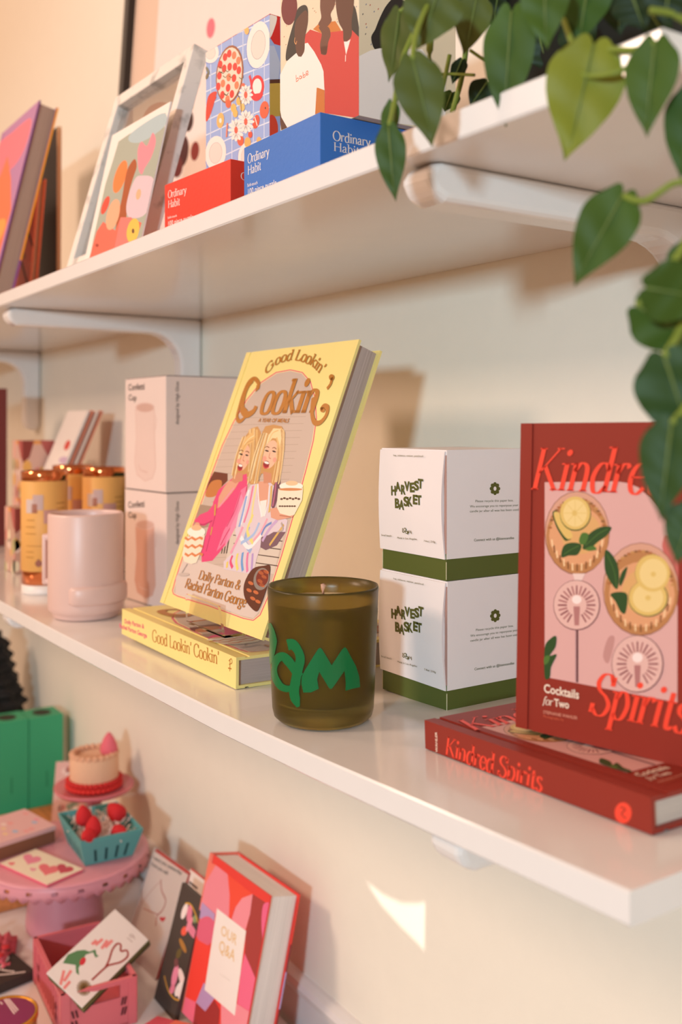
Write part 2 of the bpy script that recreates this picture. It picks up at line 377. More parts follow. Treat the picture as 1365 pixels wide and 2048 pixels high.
# gobo board added behind the camera, its hole shapes the glint on the wall
SL = Vector((.2, -1.5, .9)); gap = [(710, 1688), (722, 1722), (745, 1752), (775, 1775), (812, 1792), (842, 1793), (860, 1790), (858, 1912), (838, 1888), (800, 1850), (762, 1808), (736, 1768), (718, 1730)]
GP_ = [atY(x, y, WALLY) for x, y in gap]; k_ = .25; GQ = [SL + (p - SL) * k_ for p in GP_]; gc = sum(GQ, Vector()) / len(GQ); yb = gc.y
spo.location = SL + OFF; spo.rotation_euler = (gc - SL).to_track_quat('-Z', 'Y').to_euler()
b = MB(); outer = [Vector((gc.x + a * .16, gc.z + c * .16, 0)) for a, c in ((-1, -1), (1, -1), (1, 1), (-1, 1))]; hole = [Vector((p.x, p.z, 0)) for p in GQ]
pts_ = outer + hole; tr = tessellate_polygon([outer, hole])
b.add([(p.x, yb, p.y) for p in pts_], [list(f) for f in tr], M('D8D0C4', .6)); b.add([(p.x, yb - .004, p.y) for p in pts_], [list(f)[::-1] for f in tr], M('D8D0C4', .6)); struct('gobo_board_1', b)
# ------------------------------------------------------------------ shelves
def shelf(name, label, x0, x1, y0, y1, ztop, th, zf, brx):
    t = thing(name, label, 'shelf', Matrix.Translation((0, 0, 0)))
    mb = MB(); xs = list(np.linspace(x0, x1, 41)); vs = []; fs = []
    e = .0012
    ring = [(y0, -th + e), (y0, -e), (y0 + e, 0), (y1, 0), (y1, -th), (y0 + e, -th)]
    for x in xs:
        for (y, z) in ring: vs.append((x, y, zf(x) + z))
    n = 6
    for i in range(len(xs) - 1):
        for k in range(n): fs.append((i * n + k, (i + 1) * n + k, (i + 1) * n + (k + 1) % n, i * n + (k + 1) % n))
    fs += [list(range(n))[::-1], [(len(xs) - 1) * n + k for k in range(n)]]
    mb.add(vs, fs, WHITE); mb.build('shelf_board', t, recalc=True)
    for bx in brx:
        w = .028; zt = zf(bx) - th; br = MB(); Y1 = y1 - .0008; a = .023; c = .032; rr = .045; F0 = y0 + .010
        side = [(F0 + .012, zt), (Y1, zt), (Y1, zt - .155)]
        lo = [(Y1 - .010, zt - .165), (Y1 - c + .006, zt - .160), (Y1 - c, zt - .145)]
        cc = (Y1 - c - rr, zt - a - rr)
        arc = [(cc[0] + rr * math.cos(q), cc[1] + rr * math.sin(q)) for q in [i * math.pi / 2 / 8 for i in range(9)]]
        nose = [(F0 + .014, zt - a), (F0 + .005, zt - a + .004), (F0 + .001, zt - a + .012), (F0 + .001, zt - .008), (F0 + .004, zt - .002)]
        poly = side + lo + arc + nose
        br.prism(poly, bx - w / 2, bx + w / 2, WHITE, f=lambda x, y, z: (z, x, y))
        o = br.build('shelf_bracket', t, bevel=.005, recalc=True)
        o.modifiers['bevel'].segments = 3
    return t
shelf('wall_shelf', 'white wall shelf at the top holding puzzle boxes and the trailing plant', -2.9, atY(1322, 60, .345).x, .345, WALLY - .0005, UZ, .0162, lambda x: UZ, [-.456, -1.318, -2.08])
shelf('wall_shelf', 'long white wall shelf in the middle holding the cookbooks and candle', -2.9, -.2905, .345, WALLY - .0005, -.2, .0160, zs, [-.430, -1.318, -2.10])
# table
t = thing('display_table', 'white display table at the bottom under the cake stands and crate', 'table', Matrix.Translation((-1.4, .3, -1.47)))
b = MB(); b.rbox(-1.4, 1.0, -.35, .315, .72, .75, .004, WHITE); b.build('table_top', t)
for x in (-1.34, .94):
    for y in (-.29, .27):
        b = MB(); b.rbox(x - .025, x + .025, y - .025, y + .025, 0, .72, .003, WHITE); b.build('leg', t)
# ------------------------------------------------------------------ books
def book(name, label, w, h, tk, mtx, cover, spine=None, group=None, pages='CFC4BA', cat_='book', bd=.0026):
    t = thing(name, label, cat_, mtx, group); mc = M(cover, .42); ms = M(spine or cover, .42)
    mb = MB()
    mb.box(.0125, w, 0, h, tk - bd, tk, mc); mb.box(.0125, w, 0, h, 0, bd, mc)
    mb.box(0, .0085, 0, h, tk - bd, tk, ms); mb.box(0, .0085, 0, h, 0, bd, ms)
    mb.box(.0085, .0125, 0, h, tk - bd, tk - .0009, mc); mb.box(.0085, .0125, 0, h, .0009, bd, mc)
    mb.box(0, bd, 0, h, bd, tk - bd, ms)
    pg = MB(); pg.box(bd, w - .004, .003, h - .003, bd, tk - bd, M(pages, .8, 'pages', name='paper_pages'))
    pg.build('page_block', t)
    return t, mb
def face_art(mb, mtx, tk, w=None, h=None): return Art(mb, mtx, (0, 0, tk), (1, 0, 0), (0, 1, 0), (0, 0, 1), w, h)
def stand_pose(O, yaw, lean, tk, roll=0):   # O = lower left front corner of the cover
    F = frame(O, yaw, lean, roll); n = Vector((F[0][2], F[1][2], F[2][2])); F.translation = Vector(O) - n * tk; return F
def flat_pose(P0, P1, tk, z):   # spine from head P0 (left) to tail P1 (right); cover up
    d = Vector((P0.x - P1.x, P0.y - P1.y, 0)).normalized(); u = Vector((d.y, -d.x, 0))
    if u.y < 0: u = -u
    return mat4(Vector((P1.x, P1.y, z)), u, d, Vector((0, 0, 1)))
# --- yellow cookbook, standing and lying
CW, CH, CT = .2003, .2619, .0262
cuM = stand_pose((-.897, .3891, -.1713), R(.14), R(21.1), CT, R(-.2))
p0 = atS(233.5, 1271); p1 = atS(472, 1380)
cfM = flat_pose(p0, p1, CT, 0); CFS = (p0 - p1).length / CH
sl = math.atan2(zs(p1.x) - zs(p0.x), (p1 - p0).length)
cfM = mat4(p1 + Vector((0, 0, .0006)), Vector((cfM[0][0], cfM[1][0], 0)), Vector((cfM[0][1], cfM[1][1], -math.tan(sl))).normalized(), Vector((math.sin(sl), 0, math.cos(sl))))
cuT, mb = book('cookbook', 'yellow hardback cookbook with two smiling blonde women on its cover, standing tilted back', CW, CH, CT, cuM, 'F2DE8E', group=None, pages='BBA9A2')
mb.mats  # cover print
A = face_art(mb, cuM, CT, CW, CH).crop(220, 660, 2.4375)
arch = [(303, 1270), (318, 1215), (400, 960), (495, 700), (545, 565), (600, 450), (665, 340), (735, 255), (810, 205), (880, 192), (940, 205), (980, 250), (1003, 330), (1010, 430), (995, 540), (960, 680), (905, 880), (840, 1100), (770, 1310), (735, 1390), (700, 1418), (650, 1408), (480, 1345), (330, 1300), (308, 1288)]
PK = M('E0607A', .45); A.poly(arch, PK)
cxm = sum(p[0] for p in arch) / len(arch); cym = sum(p[1] for p in arch) / len(arch)
def inset(pts, d):
    n = len(pts); out = []
    for i in range(n):
        a = Vector(pts[i - 1]); p = Vector(pts[i]); c = Vector(pts[(i + 1) % n]); e = (c - a).normalized(); nn = Vector((-e.y, e.x))
        if nn.dot(Vector((cxm, cym)) - p) < 0: nn = -nn
        out.append(tuple(p + nn * d))
    return out
A.poly(inset(arch, 5), M('F2DFA0', .45)); inner = inset(arch, 8); A.poly(inner, M('C9B4A6', .5))
for i in range(22):    # painted brick courses
    y = 430 + i * 34; x0 = 600 - i * 14; A.line([(max(x0, 480) + random.random() * 30, y), (max(x0, 480) + 150, y - 4), (985 - i * 9 - 30, y - 8)], 1.5, M('B7A090', .5), up=1 if i == 0 else 0)
A.poly([(508, 690), (575, 700), (575, 735), (520, 790), (470, 780), (480, 745)], M('6E3320', .5)); A.poly([(495, 740), (545, 735), (535, 790), (500, 815), (465, 805)], M('C47A40', .5), True)
A.poly([(440, 850), (500, 860), (480, 960), (400, 980)], M('A58B78', .5))
A.poly([(600, 950), (850, 985), (800, 1190), (560, 1150)], M('D6C7B8', .5))
for i in range(5): A.line([(600 + i * 2, 960 + i * 40), (850 - i * 8, 990 + i * 40)], 3, M('5E4A42', .5), False, up=1 if i == 0 else 0)
for i in range(3): A.line([(560 + i * 12, 1000), (545 + i * 12, 1090)], 6, M('3C2C28', .5), False, 0)
A.poly([(322, 1210), (360, 1120), (430, 1120), (560, 1160), (700, 1185), (770, 1190), (730, 1370), (700, 1405), (640, 1392), (480, 1335), (320, 1288)], M('D9C6BC', .5))
PINK = M('E2487C', .5); PINK2 = M('F07AA0', .5); SKIN = M('DDA086', .5); BL = M('E2B878', .5); BL2 = M('C8955A', .5); BL3 = M('F0D6A4', .5)
DP = M('BE2F63', .5); LP = M('F58FB0', .5)
def strands(x0, y0, x1, y1, w0, w1, cols, n, bow=10, lw=5):
    for i in range(n):
        k = (i + .5) / n - .5; j = random.uniform(-3, 3)
        A.line([(x0 + k * w0, y0 + abs(k) * 20), ((x0 + x1) / 2 + k * (w0 + w1) / 2 + bow + j, (y0 + y1) / 2), (x1 + k * w1 + j, y1 + random.uniform(-14, 14))], lw, cols[i % len(cols)], up=0 if i else 1)
# left woman: hair behind, jacket, sleeves, neck, face
A.poly([(660, 520), (690, 480), (722, 470), (738, 500), (732, 570), (722, 640), (700, 690), (676, 715), (640, 735), (604, 738), (596, 700), (612, 640), (626, 570)], BL2)
A.poly([(598, 722), (628, 735), (640, 710), (668, 700), (672, 760), (664, 840), (640, 900), (612, 965), (575, 1030), (535, 1085), (500, 1125), (448, 1132), (446, 1070), (468, 1000), (500, 900), (504, 840), (530, 780)], PINK)
A.poly([(640, 780), (668, 760), (664, 840), (645, 905), (600, 960), (560, 1040), (520, 1080), (555, 980), (600, 900)], PINK2); A.line([(668, 765), (655, 850), (620, 920), (575, 985), (540, 1050)], 5, DP); A.line([(640, 790), (610, 880), (570, 960)], 4, DP)
A.poly([(505, 850), (520, 890), (500, 930), (462, 955), (428, 950), (412, 930), (440, 900), (478, 885)], PINK); A.line([(500, 930), (455, 950), (425, 940)], 5, DP); A.ell(425, 955, 14, 18, SKIN, .4); A.line([(418, 960), (412, 975)], 6, SKIN, up=0); A.line([(430, 962), (426, 980)], 6, SKIN, up=0)
A.poly([(580, 735), (632, 738), (610, 775), (575, 820), (540, 860), (525, 870), (532, 815), (555, 770)], SKIN); A.line([(605, 770), (570, 815), (535, 862)], 6, LP); A.line([(522, 870), (508, 930), (490, 1000), (470, 1080)], 4, DP); A.line([(515, 850), (512, 905)], 7, M('CFA23E', .5)); A.line([(500, 960), (492, 1000)], 6, M('CFA23E', .5), up=0)
A.poly([(640, 800), (660, 880), (620, 950), (560, 1060), (590, 960), (625, 880)], LP, True)
A.poly([(612, 690), (650, 700), (648, 735), (612, 748), (592, 735)], M('CE8C6E', .5)); A.ell(651, 622, 31, 66, M('EBB596', .5), .24)
strands(700, 478, 690, 700, 44, 34, [BL, BL3, BL2, BL], 9, 6, 6); strands(660, 515, 606, 715, 30, 26, [BL3, BL, BL2], 6, -6, 5)
A.line([(652, 560), (640, 590), (626, 640), (612, 700)], 7, BL3); A.poly([(640, 575), (660, 528), (690, 500), (712, 520), (700, 545), (672, 560), (650, 600)], BL); A.line([(655, 560), (680, 530), (706, 515)], 4, BL3); A.line([(648, 585), (668, 552), (700, 535)], 3, BL2)
A.ell(636, 668, 13, 16, M('8E1A28', .5), .3); A.ell(638, 661, 10, 6, M('F6EEE8', .5), .3); A.line([(624, 672), (632, 684), (646, 680)], 4, M('C22A3C', .5))
A.ell(641, 606, 9, 4, M('2E1E1A', .5), .3); A.ell(669, 611, 8, 4, M('2E1E1A', .5), .3, 0); A.line([(631, 592), (642, 586), (652, 592)], 3, M('8A5E3A', .5)); A.line([(662, 594), (672, 592), (680, 600)], 3, M('8A5E3A', .5), up=0); A.line([(656, 612), (650, 634), (658, 640)], 3, M('C98468', .5)); A.ell(630, 640, 9, 12, M('E79E8A', .5), .2); A.ell(672, 645, 7, 11, M('E79E8A', .5), .2, 0)
# right woman: patterned jacket, neck, hair, face
A.poly([(668, 790), (690, 752), (740, 738), (800, 742), (828, 700), (834, 745), (818, 830), (806, 880), (845, 905), (868, 930), (858, 985), (815, 1050), (762, 1074), (735, 1060), (716, 1120), (700, 1192), (640, 1182), (556, 1166), (556, 1130), (600, 1085), (622, 1030), (612, 980), (628, 900), (648, 850)], M('DCCBD4', .5))
A.poly([(806, 740), (828, 700), (834, 745), (818, 830), (800, 880), (788, 860), (796, 790)], M('6E4656', .5)); A.poly([(800, 985), (858, 985), (815, 1050), (762, 1074), (735, 1060), (740, 1010), (775, 1000)], M('7A5A66', .5))
for (p, c, w_) in [([(700, 760), (680, 860), (655, 940)], 'E27C9E', 10), ([(680, 780), (658, 870), (640, 950)], 'F2F0F4', 10), ([(668, 810), (650, 890), (632, 960)], '8FA8DC', 11), ([(716, 755), (700, 850), (690, 940)], 'EADB92', 9), ([(650, 960), (620, 1030), (590, 1090)], 'E7A0B8', 14), ([(680, 960), (660, 1030), (690, 1080)], '9DB2DA', 16), ([(640, 1010), (680, 1060), (740, 1000)], 'F2EEF0', 14),
               ([(700, 900), (672, 980), (700, 1040)], 'EADB80', 12), ([(730, 940), (700, 1000), (640, 1040)], 'A8C0E8', 12), ([(770, 920), (740, 980), (700, 1030)], 'EFA8B8', 12), ([(820, 925), (780, 970), (745, 1030)], 'C8A8D0', 14), ([(850, 950), (815, 1000), (780, 1050)], 'D8B060', 11), ([(790, 940), (760, 960), (740, 1000)], '6E8CC8', 9),
               ([(600, 1100), (590, 1130), (600, 1160)], 'E2507C', 11), ([(625, 1090), (618, 1130), (625, 1170)], 'E8D870', 11), ([(650, 1085), (645, 1130), (650, 1175)], '6EA0D8', 11), ([(675, 1085), (670, 1130), (672, 1180)], 'E27CA8', 11), ([(698, 1090), (692, 1180)], 'B89AD0', 10), ([(575, 1130), (572, 1160)], 'EAD060', 10), ([(790, 760), (786, 830), (778, 890)], 'D8B45C', 9), ([(814, 730), (806, 800), (796, 860)], 'B86A88', 8)]:
    A.line(p, w_, M(c, .5))
A.poly([(724, 740), (770, 738), (782, 770), (770, 850), (752, 895), (736, 880), (722, 820)], SKIN); A.poly([(734, 835), (768, 828), (760, 905), (738, 915)], M('F2E8E2', .5)); A.line([(724, 750), (728, 830), (742, 910)], 5, M('F2EEF0', .5)); A.line([(780, 760), (772, 850), (756, 910)], 5, M('F2EEF0', .5), up=0)
A.poly([(760, 470), (800, 462), (840, 470), (856, 500), (854, 580), (842, 660), (826, 715), (800, 760), (776, 735), (760, 705), (742, 700), (716, 750), (690, 755), (668, 732), (694, 690), (714, 620), (730, 545), (745, 500)], BL2)
A.poly([(750, 690), (790, 700), (790, 745), (752, 748)], M('CE8C6E', .5)); A.ell(786, 607, 34, 70, M('EDBC9E', .5), .22)
strands(835, 480, 812, 740, 34, 40, [BL, BL3, BL2, BL3], 10, 10, 6); strands(760, 500, 700, 740, 40, 60, [BL3, BL, BL2, M('F6E2B8', .5)], 12, -4, 6)
A.poly([(768, 560), (776, 515), (800, 480), (832, 482), (840, 530), (830, 570), (815, 530), (795, 528)], BL3); A.line([(775, 550), (795, 505), (825, 490)], 4, BL); A.line([(815, 525), (830, 580), (826, 640)], 6, BL)
A.ell(765, 655, 15, 17, M('96202C', .5), .3); A.ell(767, 648, 12, 6, M('F6EEE8', .5), .3); A.line([(750, 660), (760, 674), (778, 668)], 4, M('CC3A48', .5))
A.ell(768, 590, 10, 4, M('2E1E1A', .5), .3); A.ell(803, 593, 10, 4, M('2E1E1A', .5), .3, 0); A.line([(757, 575), (768, 569), (780, 575)], 3, M('8A5E3A', .5)); A.line([(794, 577), (805, 574), (814, 582)], 3, M('8A5E3A', .5), up=0); A.line([(784, 598), (778, 622), (788, 628)], 3, M('C98468', .5)); A.ell(756, 628, 10, 13, M('E7A08C', .5), .2); A.ell(806, 634, 9, 12, M('E7A08C', .5), .2, 0)
A.poly([(785, 872), (812, 866), (850, 893), (900, 903), (892, 914), (820, 928), (788, 915)], SKIN); A.line([(830, 905), (885, 912)], 3, M('B8745A', .5)); A.line([(838, 940), (846, 975), (820, 985)], 6, M('B9A79C', .5))
A.poly([(824, 775), (945, 772), (940, 830), (902, 902), (880, 908), (832, 895), (815, 862)], M('F1E2CB', .5)); A.ell(887, 762, 58, 20, M('FAF0E2', .5)); A.ell(890, 748, 30, 12, M('E8C49A', .5)); A.ell(884, 778, 58, 7, M('D08A58', .5))
for i in range(7): A.ell(840 + i * 14, 825 - (i % 2) * 4, 7, 5, M('5A3A28', .5), up=1 if i == 0 else 0); A.ell(832 + i * 12, 860, 6, 4, M('5A3A28', .5), up=0)
A.poly([(372, 1010), (466, 1000), (455, 1060), (425, 1135), (400, 1142), (365, 1130), (355, 1095)], M('F1E2CB', .5)); A.ell(424, 985, 44, 26, M('FAF0E2', .5)); A.ell(425, 965, 25, 14, M('E8B890', .5))
for y in (1012, 1050, 1090): A.line([(368, y), (385, y + 12), (402, y), (420, y + 12), (440, y), (456, y + 8)], 7, M('D9824E', .5), False)
A.line([(380, 1140), (350, 1190)], 5, M('B9A79C', .5)); A.ell(362, 1192, 28, 8, M('C8B6AC', .5))
A.poly([(700, 1165), (755, 1150), (785, 1155), (770, 1250), (735, 1350), (712, 1372), (672, 1330), (655, 1280), (662, 1225)], M('5E2E1C', .5), True)
A.ell(742, 1215, 38, 55, M('8C8078', .5), .2); A.ell(746, 1210, 30, 42, M('7C2E20', .5), .2)
for (x, y) in [(690, 1235), (682, 1270), (700, 1310), (725, 1325), (740, 1185), (755, 1205), (735, 1225), (745, 1245), (715, 1280), (765, 1180)]: A.ell(x, y, 14, 8, M('C66A3C', .5), .5, 0)
GOLD = M('B9782C', .42)
A.bend("Good Lookin'", [(762, 222), (810, 172), (870, 150), (930, 152), (985, 176), (1030, 222)], 50, GOLD, .16, .07)
A.serif("ookin", (728, 408), (1000, 404), 158, GOLD, .15, .055)
A.k += 1
A.line([(724, 292), (728, 262), (706, 238), (676, 258), (650, 318), (632, 380), (622, 425), (634, 446), (656, 432), (668, 404), (652, 386), (638, 396)], 13, GOLD)
A.line([(700, 244), (672, 280), (652, 340), (650, 392), (672, 414), (702, 398), (716, 372)], 20, GOLD); A.line([(722, 268), (716, 300)], 9, GOLD, up=0)
A.line([(994, 330), (988, 400), (1000, 450), (1028, 452), (1056, 420), (1064, 382), (1046, 372), (1032, 390)], 17, GOLD); A.ell(1040, 390, 12, 13, GOLD, up=0); A.line([(962, 260), (966, 250)], 18, GOLD, up=0)
A.ell(1084, 232, 13, 15, GOLD); A.line([(1086, 232), (1080, 262), (1062, 288)], 14, GOLD, up=0)
A.sans('A YEAR OF MEALS', (724, 449), (872, 452), 19, GOLD, .02, .2)
A.serif('Dolly Parton &', (432, 1213), (634, 1268), 40, GOLD, .14, .06); A.serif('Rachel Parton George', (365, 1256), (660, 1352), 44, GOLD, .14, .06)
# spine print, placed with the lying copy
S = Art(mb, cfM, (0, CH, 0), (0, -1, 0), (0, 0, 1), (-1, 0, 0), CH, CT).crop(220, 660, 2.4375)
S.serif("Good Lookin' Cookin'", (206, 1540), (532, 1672), 55, GOLD, .13, .05)
S.sans('Dolly Parton &', (70, 1446), (166, 1478), 21, PK, .03); S.sans('Rachel Parton George', (46, 1466), (180, 1524), 21, PK, .03)
S.line([(578, 1655), (590, 1645), (594, 1665), (580, 1672)], 3, GOLD); S.line([(584, 1650), (584, 1706)], 4, GOLD); S.line([(576, 1690), (592, 1694)], 4, GOLD)
mb.build('cover', cuT)
cfT = dup(cuT, cfM, 'yellow hardback cookbook lying flat, its spine to the front, under the standing copy')
cfT['group'] = cuT['group'] = 'copies of the yellow cookbook'
# clear acrylic easel
ACR = glassm('clear_acrylic', 'FFFFFF', .02, 1.06)
t = thing('book_easel', 'small clear acrylic easel holding up the standing yellow cookbook', 'stand', upright((-.835, .39, 0)))
b = MB(); zb = zs(-.83) + CT + .0022; Fm = frame(Vector((-.835, .3891, -.1713)) , R(.14), R(21.1))
zz = zb
b2 = upright((-.835, .39, 0)).inverted()
def q(v): return b2 @ Vector(v)
lip = MB(); Lp = []
for (x, y) in [(371, 1188), (436, 1212), (446, 1272), (372, 1242)]: Lp.append(atY(x, y, .3835))
for P in (Lp,):
    f_ = [q(p) for p in P] + [q(p + Vector((0, .0022, 0))) for p in P]
    lip.add(f_, [(0, 1, 2, 3), (7, 6, 5, 4), (0, 4, 5, 1), (1, 5, 6, 2), (2, 6, 7, 3), (3, 7, 4, 0)], ACR)
lip.build('front_lip', t, recalc=True)
a0 = q(Lp[3]); a1 = q(Lp[2])
b.box(a0.x, a1.x, a0.y + .002, a0.y + .075, min(a0.z, a1.z) - .002, min(a0.z, a1.z), ACR); b.build('ledge', t)
b = MB(); b.add([q(p) for p in []], [], ACR)
bx0, bx1 = a0.x + .004, a1.x - .004; y0 = a0.y + .034; zl = min(a0.z, a1.z)
b.prism([(y0, zl), (y0 + .0022, zl), (y0 + .0022 + .06, zl + .155), (y0 + .06, zl + .155)], bx0, bx1, ACR, f=lambda x, y, z: (z, x, y)); b.build('back_plate', t)
# --- red cocktail book, standing and lying
KW, KH, KT = .155, .1885, .0185
k0 = atS(852, 1499); k1 = atS(1305.5, 1673)
dk = (k0 - k1).normalized(); uk = Vector((dk.y, -dk.x, 0)); uk = uk if uk.y > 0 else -uk; uk.normalize()
nk = uk.cross(dk); kfM = mat4(k1 + Vector((0, 0, .0006)), uk, dk, nk)
kO = atZ(1031.7, 1453.5, zs(-.46) + KT + .0045)
kuM = stand_pose(kO, R(12), R(2.5), KT, R(.5))
RED = '8E2E22'
kuT, mb = book('cocktail_book', 'red-brown cocktail book standing upright at the right, two drinks pictured on its cover', KW, KH, KT, kuM, RED, group='copies of the red cocktail book')
A = face_art(mb, kuM, KT, KW, KH).crop(740, 840, 2.184)
PN = M('D9A6A0', .5)
A.poly([(765, 272), (1080, 268), (1130, 276), (1175, 295), (1225, 340), (1280, 415), (1318, 490), (1340, 570), (1346, 640), (1345, 1234), (765, 1122)], PN)
A.crop(1020, 960, 3.9565)
A.poly([(1215, 480), (1240, 440), (1330, 560), (1330, 1000), (1300, 800), (1215, 560)], M('C4645C', .5), True); A.poly([(740, 1390), (780, 1250), (830, 1240), (820, 1330), (780, 1450)], M('C08A84', .5), True)
AM = M('C08A50', .4); AM2 = M('D9A468', .4); AM3 = M('A86438', .4); LIME = M('DDB868', .4); LIME2 = M('EACB88', .4); GRN = M('2C4A22', .5); GRN2 = M('4C7030', .5); PLUM = M('6A3038', .5); PK3 = M('E0B2A8', .45)
def cup(cx, cy, rx, ry, liq):
    A.ell(cx, cy, rx, ry, M('8E5A48', .4)); A.ell(cx, cy - 2, rx - 6, ry - 7, M('D49C84', .4)); A.ell(cx + 3, cy + 30, rx - 10, ry - 40, M('B87C4C', .4))
    A.ell(cx + liq[0], cy + liq[1], rx * .86, ry * .70, M('DC9C70', .4)); A.ell(cx + liq[0] + 30, cy + liq[1] - 20, rx * .62, ry * .5, AM2)
    for i in range(26):
        a = math.pi * (1.05 + .95 * i / 26); A.ell(cx + rx * .84 * math.cos(a), cy + ry * .82 * math.sin(a), 16, 9, [AM3, AM, M('8A5A34', .4)][i % 3], up=0 if i else 1)
    for i in range(15):
        a = math.pi * (.12 + .76 * i / 14); x, y = cx + rx * .86 * math.cos(a), cy + ry * .92 * math.sin(a)
        A.line([(x - 6 * math.cos(a), y - 62), (x - 14 * math.cos(a), y - 4)], 13, [M('F0C89A', .4), M('7E4A26', .4)][i % 2], up=0 if i else 1)
cup(535, 420, 258, 332, (0, 20))
A.poly([(340, 260), (380, 250), (430, 330), (490, 450), (460, 480), (430, 470), (370, 370)], GRN, True); A.poly([(350, 262), (395, 262), (440, 340), (500, 440), (455, 465), (385, 370)], LIME, True)
A.ell(522, 268, 124, 136, GRN); A.ell(520, 262, 120, 132, LIME); A.ell(520, 262, 95, 108, LIME2); A.ell(515, 262, 20, 22, LIME)
for i in range(8): A.line([(520, 262), (520 + 90 * math.cos(i * .785), 262 + 102 * math.sin(i * .785))], 4, LIME, False, up=0 if i else 1)
A.poly([(580, 545), (600, 470), (650, 410), (730, 370), (808, 375), (770, 440), (700, 490), (640, 540)], GRN, True); A.poly([(410, 610), (430, 520), (500, 495), (570, 515), (540, 590), (470, 598)], GRN, True)
A.poly([(550, 480), (575, 420), (625, 430), (605, 500), (570, 510)], GRN2, True); A.line([(600, 520), (700, 430), (780, 385)], 5, GRN2); A.line([(430, 590), (490, 550), (550, 520)], 5, GRN2); A.poly([(600, 545), (660, 520), (690, 550), (630, 560)], GRN2, True)
A.poly([(500, 740), (600, 740), (570, 800), (520, 800)], M('E8C8C0', .4))
def foot(cx, cy, rx, ry):
    A.ell(cx, cy, rx, ry, PLUM); A.ell(cx - 2, cy - 2, rx - 6, ry - 6, PK3)
    for i in range(24):
        a = i * 2 * math.pi / 24
        if abs(a - math.pi / 2) < .3: continue
        A.line([(cx + rx * .42 * math.cos(a), cy + ry * .42 * math.sin(a)), (cx + rx * .80 * math.cos(a), cy + ry * .78 * math.sin(a))], 13, [M('8A4A50', .4), M('A86A6A', .4)][i % 2], False, up=0 if i else 1)
    A.ell(cx, cy - ry * .22, rx * .20, ry * .17, M('F4DCD6', .4)); A.poly([(cx - 26, cy + 10), (cx + 26, cy + 10), (cx + 18, cy + ry * .8), (cx - 18, cy + ry * .8)], M('B07472', .4))
A.line([(533, 1180), (533, 1600)], 24, M('5A2C30', .4), False); A.line([(526, 1180), (526, 1600)], 8, M('B88C90', .4), False)
foot(533, 990, 186, 200)
cup(1040, 865, 302, 370, (10, 40))
A.ell(1130, 735, 136, 146, GRN); A.ell(1128, 732, 132, 142, LIME)
A.ell(1100, 935, 158, 148, GRN); A.ell(1098, 932, 152, 143, LIME); A.ell(1098, 932, 122, 114, LIME2); A.ell(1098, 932, 22, 20, LIME)
A.ell(1135, 738, 138, 146, LIME); A.ell(1140, 740, 110, 118, LIME2); A.ell(1140, 745, 20, 20, LIME)
A.poly([(760, 555), (820, 600), (860, 680), (870, 780), (850, 865), (790, 790), (755, 700)], GRN, True); A.poly([(870, 800), (890, 730), (935, 685), (915, 770), (880, 840)], GRN, True); A.poly([(800, 905), (870, 885), (935, 910), (920, 1050), (880, 1040), (840, 960)], GRN, True); A.line([(775, 590), (830, 720), (850, 850)], 5, GRN2)
foot(1015, 1455, 206, 228)
A.poly([(280, 1330), (320, 1260), (370, 1235), (365, 1320), (320, 1390), (375, 1380), (330, 1480), (320, 1560), (280, 1558)], GRN, True); A.poly([(278, 1400), (320, 1390), (310, 1440), (278, 1460)], GRN2, True)
A.crop(740, 840, 2.184)
CORAL = M('F2452F', .38); CREAM = M('F0D8C4', .45)
A.serif('Kindred', (700, 303), (1300, 326), 182, CORAL, .088, .024, .26)
A.serif('Spirits', (958, 1278), (1385, 1368), 180, CORAL, .088, .024, .26)
A.sans('Cocktails', (762, 1188), (916, 1218), 38, CREAM, .022); A.serif('for', (757, 1240), (800, 1248), 34, CREAM, .09, .04, .25); A.sans('Two', (808, 1249), (873, 1260), 34, CREAM, .022)
A.sans('STEPHANIE WAHLER', (760, 1281), (910, 1308), 14, M('D8907A', .5), .012); A.sans('Photography by', (760, 1298), (850, 1314), 11, M('C85A40', .5), .01)
S = Art(mb, kfM, (0, KH, 0), (0, -1, 0), (0, 0, 1), (-1, 0, 0), KH, KT).crop(740, 840, 2.184)
S.serif('Kindred Spirits', (328, 1462), (752, 1624), 84, CORAL, .11, .03, .22)
S.ell(1108, 1716, 37, 46, CORAL); S.line([(1095, 1690), (1118, 1700), (1100, 1722), (1122, 1740)], 6, M(RED, .45)); 
ua = S.uv((288, 1446)); S.sans('WAHLER', (ua[0] + .0022, ua[1] - .0005), (ua[0] + .0022, ua[1] + .0125), .0023, CREAM, .02, uvmode=True)
mb.build('cover', kuT)
dup(kuT, kfM, 'red-brown cocktail book lying flat near the shelf end, spine to the front')
# small wooden wedge foot is hidden; the upright copy is held by a clear easel behind
# ------------------------------------------------------------------ candle
cc = atS(646.6, 1438); CR0, CR1, CHh = .0372, .0412, .0985
cM = upright(cc + Vector((0, 0, .0006)))
t = thing('jar_candle', 'smoky olive glass candle with green painted letters in front of the yellow book', 'candle', cM)
def rad(z): return CR0 + (CR1 - CR0) * min(1, z / CHh)
OG = glassm('smoky_olive_glass', 'A0904E', .30, 1.3, .93)
b = MB(); pr = [(.0001, 0), (.028, 0), (.033, .0010), (.0362, .004), (rad(.01) - .0002, .009)] + [(rad(z), z) for z in (.02, .04, .06, .08, CHh - .002)] + [(CR1 - .0006, CHh), (CR1 - .0018, CHh - .0003)] + [(rad(z) - .0024, z) for z in (.09, .06, .03, .017)] + [(.030, .0135), (.0001, .0130)]
b.lathe(pr, OG, 72); b.build('jar', t)
b = MB(); WAX = M('E9D9B8', .5, name='cream_wax')
b.lathe([(.0001, .0142), (.0325, .0146), (rad(.03) - .0030, .019), (rad(.08) - .0030, .0868), (.036, .0862), (.02, .0850), (.0001, .0848)], WAX, 56); b.build('wax', t)
